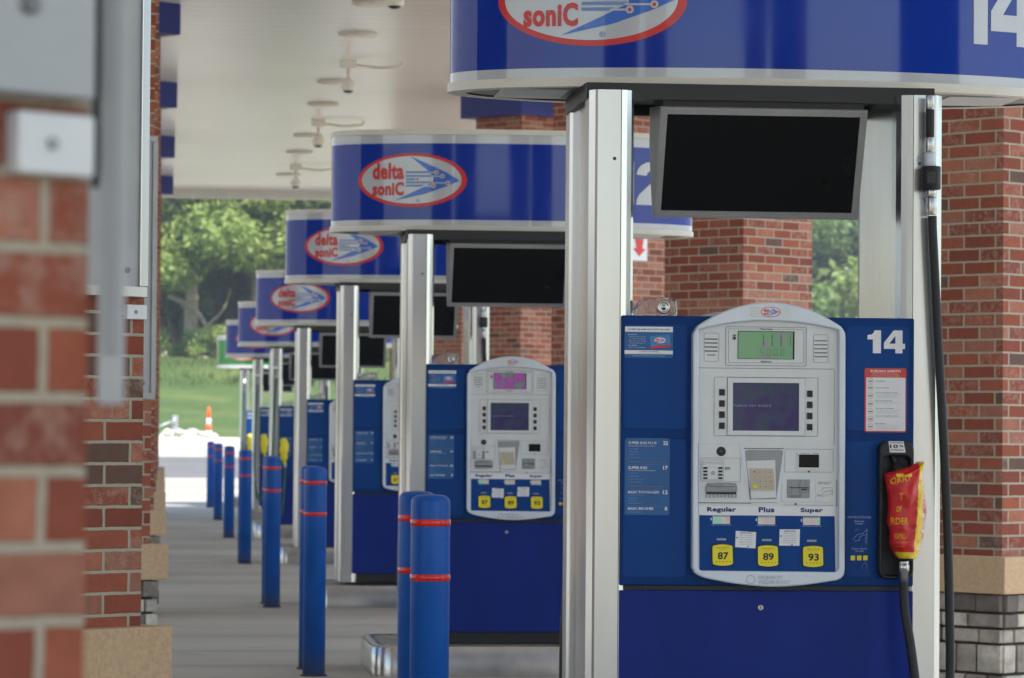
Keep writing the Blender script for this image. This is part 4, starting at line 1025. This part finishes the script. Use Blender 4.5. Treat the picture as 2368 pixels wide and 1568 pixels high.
fl = ['biggest blue bollard with two red bands, nearest the camera', 'second nearest blue bollard, full length, left of the shiny kerb corner',
      'blue bollard in front of the third island, third nearest of the front ones', 'fourth blue bollard along the row, just left of the third one', 'fifth blue bollard along the row, feet in the shade',
      'sixth blue bollard along the row, second smallest', 'farthest and smallest blue bollard in front of the sunlit concrete']
first = True
for i in range(7):
    t = isl if i == 0 else copy_tree(isl); t.location = (CX, Dy[i], 0); t['label'] = il[i]
    for k in range(2):
        o = bl if first else copy_tree(bl); first = False
        o.location = (.893, Dy[i]-.12+k*.60, 0)
        o['label'] = fl[i] if k == 0 else 'blue bollard hidden behind the front bollard of the '+('nearest second third fourth fifth sixth farthest'.split()[i])+' pump island'

# ------------------------------------------------------------------ out-of-order bag over the nearest nozzle
t = thing('out_of_order_bag', (CX, Dy[0], 0), 'crumpled red and yellow out of order bag pulled over the nozzle of the nearest pump', 'bag')
def bag():
    L = [(824, 494, 508), (850, 452, 506), (876, 360, 503), (890, 312, 501), (935, 314, 500), (960, 318, 502), (1000, 330, 514), (1050, 330, 520), (1100, 328, 523), (1150, 325, 516), (1190, 340, 510), (1220, 338, 505), (1260, 334, 495), (1290, 352, 488), (1325, 368, 478), (1337, 378, 474)]
    nu = 40; rows = []
    import bisect
    def at(y):
        for a, c in zip(L, L[1:]):
            if a[0] <= y <= c[0]: k = (y-a[0])/(c[0]-a[0]); return a[1]+(c[1]-a[1])*k, a[2]+(c[2]-a[2])*k
        return L[-1][1:]
    b = MB(); F = []; K = []
    ny = 90; ids = {}
    def pt(u, v):
        y = 826+v*(1337-826); xl, xr = at(y); x = xl+(xr-xl)*u
        if v < .14: xl2 = at(880)[0]; x = max(x, xl2+(xr-xl2)*u*1) if False else x
        q = D_(x, y)
        bulge = .045*(1-abs(2*u-1)**3)*min(1, v*5+.25)
        w = noise.noise(Vector((u*3.1, v*7, 1)))*.007+noise.noise(Vector((u*6, v*11, 4)))*.002+abs(noise.noise(Vector((u*3+v*4, v*2.5, 9))))*.020-.008
        return Vector((q[0], -.098-bulge+w, q[1]))
    grid = [[pt(i/nu, j/ny) for i in range(nu+1)] for j in range(ny+1)]
    V = [[b.bm.verts.new(p) for p in r_] for r_ in grid]
    Vb = [[b.bm.verts.new(p+Vector((0, .04+.05*math.sin(math.pi*i/nu), 0))) for i, p in enumerate(r_)] for r_ in grid]
    for j in range(ny):
        for i in range(nu):
            u, v = (i+.5)/nu, (j+.5)/ny
            y = 826+v*511; xl, xr = at(y); x = xl+(xr-xl)*u
            ye = 478-(y-850)*.080; pk = 504-(y-850)*.045
            if x > pk and y > 950: mi = 2
            elif x > ye or y > 1303: mi = 1
            elif v < .16 and y < 905 and x < 430 and y > 893-abs(x-400)*.15 and x > 350: mi = 1
            else: mi = 0
            if mi == 2 and noise.noise(Vector((u*20, v*30, 2))) > .25: mi = 3
            f = b.bm.faces.new((V[j][i], V[j+1][i], V[j+1][i+1], V[j][i+1])); f.material_index = mi; f.smooth = True
            f = b.bm.faces.new((Vb[j][i], Vb[j][i+1], Vb[j+1][i+1], Vb[j+1][i])); f.material_index = 0; f.smooth = True
    for i in range(nu):
        b.bm.faces.new((V[0][i], V[0][i+1], Vb[0][i+1], Vb[0][i])).material_index = 0; b.bm.faces.new((V[ny][i], Vb[ny][i], Vb[ny][i+1], V[ny][i+1])).material_index = 1
    for j in range(ny):
        b.bm.faces.new((V[j][0], Vb[j][0], Vb[j+1][0], V[j+1][0])).material_index = 0; b.bm.faces.new((V[j][nu], V[j+1][nu], Vb[j+1][nu], Vb[j][nu])).material_index = 1
    def surf(x, z):      # nearest grid depth for print
        best = None
        for r_ in grid:
            if abs(r_[0].z-z) < .006:
                for p in r_:
                    d = abs(p.x-x)+abs(p.z-z)
                    if best is None or d < best[0]: best = (d, p.y)
        return best[1] if best else -.13
    b2 = MB()
    for s, x0, y0, x1, y1, sh in (('ORRY', 322, 912, 430, 948, -26), ('T', 366, 990, 384, 1030, 0), ('OF', 352, 1062, 378, 1092, -4), ('RDER', 330, 1120, 412, 1158, 0), ('OPRI', 346, 1204, 390, 1232, 0), ('representatives', 350, 1246, 408, 1258, 0), ('only 2pm', 352, 1268, 392, 1278, 0)):
        vs, fs = text_geo(s, .04 if len(s) < 5 else .01)
        pts = []
        for v in vs:
            q = D_(x0+v.x*(x1-x0), y1-v.y*(y1-y0)+sh*v.x); pts.append((q[0], surf(q[0], q[1])-.0025, q[1]))
        b2.faces(pts, fs)
    return b, b2
bb, bt = bag()
M['bag_red'] = simple('vinyl_red', srgb(208, 26, 28), .38, var=.08, coat=.2); M['bag_yellow'] = simple('vinyl_yellow', srgb(240, 205, 20), .3, var=.06, coat=.4); M['bag_text'] = simple('vinyl_text_yellow', srgb(235, 165, 30), .35, var=.05)
bg_o = bb.build('bag', ['bag_red', 'bag_yellow', 'pink', 'white'], t); bt.build('lettering', 'bag_text', bg_o)

# ------------------------------------------------------------------ ceiling lamps and cameras
ZC = 5.69
lampY = [34.2, 36.9, 42.0, 44.9, 49.7, 52.7, 57.4]
order = ['nearest', 'second nearest', 'third nearest', 'fourth nearest', 'third farthest', 'second farthest', 'farthest']
lp0 = thing('ceiling_light', (0, 0, 0), 'x', 'ceiling light', 'round ceiling lights')
b = MB(); b.lathe([(.20, 0), (.21, -.012), (.20, -.028), (.17, -.032)], seg=28); b.build('rim', 'fixture_dark', lp0)
b = MB(); b.lathe([(.17, -.031), (.12, -.040), (0, -.042)], seg=28); b.build('diffuser', 'light_white', lp0)
for i, y in enumerate(lampY):
    o = lp0 if i == 0 else copy_tree(lp0); o.location = (2.03, y, ZC); o['label'] = order[i]+' round pale light fixture on the canopy ceiling'
cm0 = thing('ceiling_camera', (0, 0, 0), 'x', 'security camera', 'pendant cameras under the canopy')
b = MB(); b.box(-.095, .095, -.07, .07, -.085, 0, bev=.01); b.build('junction_box', 'light_white', cm0)
b = MB(); b.lathe([(.02, -.08), (.022, -.2), (.05, -.23)], seg=16); b.build('stem', 'light_white', cm0)
b = MB(); b.lathe([(.03, -.20), (.075, -.25), (.088, -.30), (.085, -.335), (.06, -.346)], seg=24); hs_ = b.build('housing', 'light_white', cm0)
b = MB(); b.lathe([(.060, -.344), (.055, -.358), (.03, -.37), (0, -.373)], seg=24); b.build('dome', 'black', hs_)
b = MB(); b.tube(catmull([(.09, 0, -.045), (.22, 0, -.06), (.36, 0, -.075), (.52, 0, -.06), (.60, 0, -.05), (.625, 0, -.005)], 6), .016, 8); b.build('conduit', 'fixture_dark', cm0)
for i, y in enumerate([31.7, 39.7, 47.4, 55.5]):
    o = cm0 if i == 0 else copy_tree(cm0); o.location = (2.08, y, ZC)
    o['label'] = ['pendant dome camera cut by the top edge of the picture', 'largest fully seen pendant dome camera under the canopy ceiling', 'middle pendant dome camera, lower and smaller than the largest', 'smallest pendant dome camera just left of the second blue sign'][i]

# ------------------------------------------------------------------ verge objects
def pos(vx, vy, d):   # rough layout of the far verge
    return ((vx-376)*d/8000, d)
cx_, cy_ = pos(481, 1030, 91)
t = thing('traffic_cone', (cx_, cy_, zg(91)+.02), 'tall orange and white traffic cone on the far verge beyond the bollards', 'cone')
b = MB(); b.box(-.16, .16, -.16, .16, 0, .045, bev=.01); b.build('base', 'black', t)
b = MB(); Hc = 1.06; rr_ = lambda z: .11-(.075)*(z/Hc)
for z0, z1, mi in ((.04, .28, 0), (.28, .43, 1), (.43, .60, 0), (.60, .76, 1), (.76, Hc, 0)): b.lathe([(rr_(z0), z0), (rr_(z1), z1)], seg=20, mi=mi)
b.build('cone_body', ['cone', 'white'], t)
rnd = random.Random(5)
def rock(b, c, r, rnd):
    b2 = bmesh.new(); bmesh.ops.create_icosphere(b2, subdivisions=2, radius=r); s_ = rnd.random()*50
    for v in b2.verts: v.co *= 1+.45*noise.noise(v.co*1.5/r+Vector((s_, 0, 0))); v.co.z *= .7
    b.merge(b2, 0, Matrix.Translation(c))
b = MB()
for k in range(26): rock(b, (rnd.gauss(0, .38), rnd.gauss(0, .25), rnd.uniform(.02, .22)), rnd.uniform(.05, .16), rnd)
o = b.build('rubble_pile', 'rock'); x, y = pos(425, 1010, 92.5); o.location = (x, y, zg(92.5)+.15); tag(o, 'heap of broken grey rubble beside the traffic cone on the pale slab', 'rubble', kind='stuff')
x, y = pos(404, 990, 93.5)
t = thing('metal_post', (x, y, zg(93.5)+.14), 'grey metal post with a bright ball joint and a slanting arm, far left verge', 'post')
b = MB(); b.box(-.08, .08, -.06, .06, 0, .62, bev=.01); b.build('post', 'alu_dark', t)
b = MB(); b2 = bmesh.new(); bmesh.ops.create_uvsphere(b2, u_segments=16, v_segments=10, radius=.085); b.merge(b2, 0, Matrix.Translation((-.04, -.09, .48)), True); b.build('ball_joint', 'steel', t)
b = MB(); b.tube([(-.04, -.09, .48), (-.8, -.1, .16)], .03, 8); b.build('arm', 'alu_dark', t)

# ------------------------------------------------------------------ vegetation
def leaves(b, c, rad, n, size, rnd, mi=0):
    for _ in range(n):
        d = Vector((rnd.gauss(0, 1), rnd.gauss(0, 1), rnd.gauss(0, 1))).normalized()*(rnd.random()**.45)
        p = Vector((c[0]+d.x*rad[0], c[1]+d.y*rad[1], c[2]+d.z*rad[2]))
        nrm = (d+Vector((rnd.gauss(0, .7), rnd.gauss(0, .7), rnd.gauss(0, .7)+.5))).normalized()
        a = nrm.orthogonal().normalized(); a = (Matrix.Rotation(rnd.random()*6.28, 3, nrm) @ a); c_ = nrm.cross(a); s = size*rnd.uniform(.6, 1.3)
        b.faces([p-a*s, p+c_*s*.5, p+a*s, p-c_*s*.5], [(0, 1, 2, 3)], mi)
def make_tree(seed, H, cr, mat, low=.25, n=9000, leafs=.13, label='x', spread=1.0):
    rnd = random.Random(seed); t = thing('leafy_tree', (0, 0, 0), label, 'tree', 'trees on the bank beyond the road')
    b = MB(); tips = []
    lean = Vector((rnd.uniform(-.6, .6), rnd.uniform(-.4, .4), 0))
    trunk = [Vector((0, 0, -.6)), Vector((lean.x*.3, lean.y*.3, H*.25)), Vector((lean.x, lean.y, H*.5)), Vector((lean.x*1.4, lean.y*1.4, H*.85))]
    tp = catmull(trunk, 5); b.tube(tp, [H*.022*(1-.75*i/(len(tp)-1)) for i in range(len(tp))], 9)
    for k in range(15):
        f = rnd.uniform(low, .85); base = tp[int(f*(len(tp)-1))]; a = rnd.random()*6.28; L_ = cr*rnd.uniform(.6, 1.05)*(1-.45*abs(f-.5))
        e = base+Vector((math.cos(a)*L_, math.sin(a)*L_, rnd.uniform(.05, .5)*L_)); m_ = (base+e)/2+Vector((rnd.uniform(-.3, .3), rnd.uniform(-.3, .3), rnd.uniform(-.2, .5)))
        q = catmull([base, m_, e], 4); b.tube(q, [H*.009*(1-.8*i/(len(q)-1)) for i in range(len(q))], 6); tips += [m_, e, (m_+e)/2]
    b.build('trunk', 'bark', t)
    b = MB(); C = list(tips)
    for _ in range(26):
        f = rnd.uniform(low, 1.0); a = rnd.random()*6.28; r_ = cr*math.sqrt(rnd.random())*math.sin(math.pi*min(1, (f-low*.6)/(1.12-low*.6)))**.6
        C.append(Vector((math.cos(a)*r_, math.sin(a)*r_*.8, f*H)))
    per = n//len(C)
    for c in C:
        s = rnd.uniform(.55, 1.25)*spread; leaves(b, c, (s*1.25, s*1.1, s*.75), per, leafs, rnd)
    b.build('crown', mat, t); return t
# prototypes, then copies with their own labels
T1 = make_tree(1, 13, 4.2, 'leaf_bright', .28, 22000, .15, spread=1.15); T2 = make_tree(2, 14, 4.4, 'leaf_mid', .10, 22000, .15, spread=1.15); T3 = make_tree(3, 15, 4.6, 'leaf_dark', .06, 24000, .17, spread=1.2)
# x, y, prototype, rotation, scale, label
plants = [
 (3.6, 129.5, T1, 0, 1.18, 'tall yellow green tree left of the third blue sign, its crown behind the canopy edge'),
 (-1.2, 130, T1, 2.2, 1.15, 'yellow green tree at the far left, cut by the row of brick pillars'),
 (8.8, 130.5, T1, 4.0, 1.12, 'light green tree just above the third blue sign'),
 (0.8, 137, T3, 1.0, .95, 'dark tree in shade behind the two yellow green trees'),
 (5.8, 138, T3, 2.6, 1.0, 'dark green tree seen above the farthest blue signs'),
 (11.6, 137, T2, .6, .95, 'mid green tree hidden behind the second blue sign'),
 (1.0, 128.3, T1, 5.2, 1.08, 'yellow green tree second from the left, in front of the dark ones'),
 (-4.6, 139, T2, 3.3, 1.0, 'mid green tree behind the left pillars'),
 (15.8, 134, T2, 5.1, .9, 'mid green tree behind the second pump'),
 (20.0, 136, T3, .2, 1.0, 'dark tree between the second and the nearest pump'),
 (23.4, 133, T2, 1.9, .9, 'mid green tree behind the pillar of the nearest pump'),
 (26.2, 141, T3, 3.9, .95, 'dark tree in the gap right of the pillar behind the nearest pump'),
 (28.8, 138, T2, 2.9, .95, 'grey green tree with a pale trunk in the gap left of the right silver column'),
 (31.6, 134, T1, 1.4, .9, 'light green tree hidden by the right silver column'),
 (35, 139, T3, .9, 1.0, 'dark tree behind the big brick pillar at the right edge'),
 (-8.5, 141, T3, .4, 1.0, 'dark tree outside the left frame edge'),
 (9.5, 146, T3, 4.4, 1.1, 'tall dark tree at the back above the second sign'),
 (2.5, 147, T2, 5.4, 1.15, 'tall mid green tree at the back of the left opening'),
 (16.5, 147, T3, 2.0, 1.15, 'tall dark tree at the back behind the second screen'),
 (23.5, 148, T2, .8, 1.15, 'tall green tree at the back left of the nearest screen'),
 (30, 149, T2, 4.9, 1.15, 'tall green tree at the back of the right opening'),
]
used = set()
for (x, y, P, rz, sc, lb) in plants:
    o = P if P not in used else copy_tree(P); used.add(P)
    o.location = (x, y, zg(y)); o.rotation_euler = (0, 0, rz); o.scale = (sc,)*3; o['label'] = lb
# fallen pale limbs across the shaded wood edge
for (pts, r0, lb) in (([(4.2, 128.5, 7.4), (5.4, 127.6, 6.9), (7.0, 127.4, 6.75), (8.6, 127.8, 7.1), (10.6, 128.2, 8.2)], .10, 'pale dead branch lying across the dark trees left of the third blue sign'),
                      ([(.2, 128.6, 5.2), (1.2, 127.8, 4.6), (1.9, 127.6, 3.5), (2.9, 127.5, 3.0)], .11, 'pale drooping dead branch at the far left of the wood'),
                      ([(4.9, 128, 4.0), (5.6, 127.7, 2.9), (6.4, 127.6, 2.3)], .09, 'short pale broken branch above the farthest signs')):
    b = MB(); q = catmull([(x, y, z+1.2) for x, y, z in pts], 6); b.tube(q, [r0*(1-.6*i/(len(q)-1)) for i in range(len(q))], 8)
    m_ = q[len(q)//2]; b.tube(catmull([m_, m_+Vector((.6, 0, .6)), m_+Vector((.9, .1, 1.4))], 4), [r0*.5*(1-.08*i) for i in range(9)], 6)
    tag(b.build('dead_branch', 'bark'), lb, 'branch')
def make_bush(seed, mat, r=1.0, n=1800):
    rnd = random.Random(seed); t = thing('bush', (0, 0, 0), 'x', 'bush', 'bushes along the top of the bank')
    b = MB()
    for _ in range(7): b.tube([(0, 0, -.2), (rnd.uniform(-.5, .5), rnd.uniform(-.4, .4), rnd.uniform(.5, 1)*r)], [.03, .012], 5)
    b.build('stems', 'bark', t); b = MB()
    for _ in range(12):
        leaves(b, (rnd.uniform(-.8, .8)*r, rnd.uniform(-.6, .6)*r, rnd.uniform(.25, .95)*r), (.42*r, .4*r, .34*r), n//12, .07, rnd)
    b.build('foliage', mat, t); return t
B1 = make_bush(11, 'leaf_bright'); B2 = make_bush(12, 'leaf_mid')
used = set()
bush = [(-.4, 127, B1, 1.0), (.9, 126.5, B2, .9), (1.9, 126, B1, 1.05), (3.1, 127, B1, .8), (4.4, 126.5, B2, .9), (5.8, 127, B1, 1.0), (7.2, 126, B1, .9), (8.6, 127, B2, 1.1), (10.2, 126.6, B1, 1.0), (-2.0, 126.6, B2, 1.0), (26.6, 127, B1, 3.2), (29.4, 127.5, B1, 3.4), (23, 127, B2, 2.6), (13, 127, B1, 2.0), (17.5, 127, B1, 2.2)]
bnames = ['pale bush at the far left end of the bank top', 'small dark bush second from the left on the bank', 'round light bush third from the left on the bank', 'low light bush fourth from the left on the bank', 'darker bush left of the green sign', 'light bush directly behind the green sign', 'light bush hidden behind the sixth sign', 'dark bush behind the fifth sign', 'light bush behind the fourth pump', 'bush hidden by the left pillars', 'large bright green bush in the gap left of the right column', 'large bright bush just right of the one in the gap', 'mid green bush behind the nearest pump', 'light bush behind the third pump', 'light bush behind the second pump column']
bush += [(.6, 134, B2, 3.6), (4.4, 134.5, B2, 3.8), (7.6, 134, B2, 3.6), (-2.6, 134, B2, 3.4), (11, 134, B2, 3.4)]
bnames += ['big dark shrub under the trees, left part of the wood edge', 'big dark shrub under the trees above the traffic cone', 'big dark shrub under the trees behind the farthest signs', 'big dark shrub under the trees behind the left pillars', 'big dark shrub under the trees behind the third pump']
for (x, y, P, sc), lb in zip(bush, bnames):
    o = P if P not in used else copy_tree(P); used.add(P)
    o.location = (x, y, zg(y)); o.scale = (sc,)*3; o.rotation_euler = (0, 0, x*1.7); o['label'] = lb
b = MB(); rnd = random.Random(9)
for _ in range(26000):
    x = rnd.uniform(-12, 40); y = rnd.uniform(103, 128); z = zg(y)+.7*noise.noise(Vector((0, 0, 0)))*0
    h = rnd.uniform(.02, .22)*(1 if y > 115 else .1); a = rnd.random()*3.14; w = rnd.uniform(.03, .06)
    p = Vector((x, y, z-.25)); dx = Vector((math.cos(a)*w, math.sin(a)*w, 0)); tp = Vector((rnd.uniform(-.08, .08), rnd.uniform(-.08, .08), h+.27))
    b.faces([p-dx, p+dx, p+tp], [(0, 1, 2)])
tag(b.build('tall_grass', 'grass_blade'), 'unmown grass covering the bank beyond the road', 'grass', kind='stuff')

# ------------------------------------------------------------------ air
b = MB(); b.box(-110, 140, -62, 185, -1.2, 26)
hz = b.build('haze', 'white'); tag(hz, kind='stuff')
hm = bpy.data.materials.new('air_haze'); hm.use_nodes = True; hn = hm.node_tree; hn.nodes.clear()
pv = hn.nodes.new('ShaderNodeVolumePrincipled'); pv.inputs['Color'].default_value = (.9, .94, 1, 1); pv.inputs['Density'].default_value = .0012; pv.inputs['Anisotropy'].default_value = .3
ho = hn.nodes.new('ShaderNodeOutputMaterial'); hn.links.new(pv.outputs[0], ho.inputs['Volume'])
hz.data.materials.clear(); hz.data.materials.append(hm)
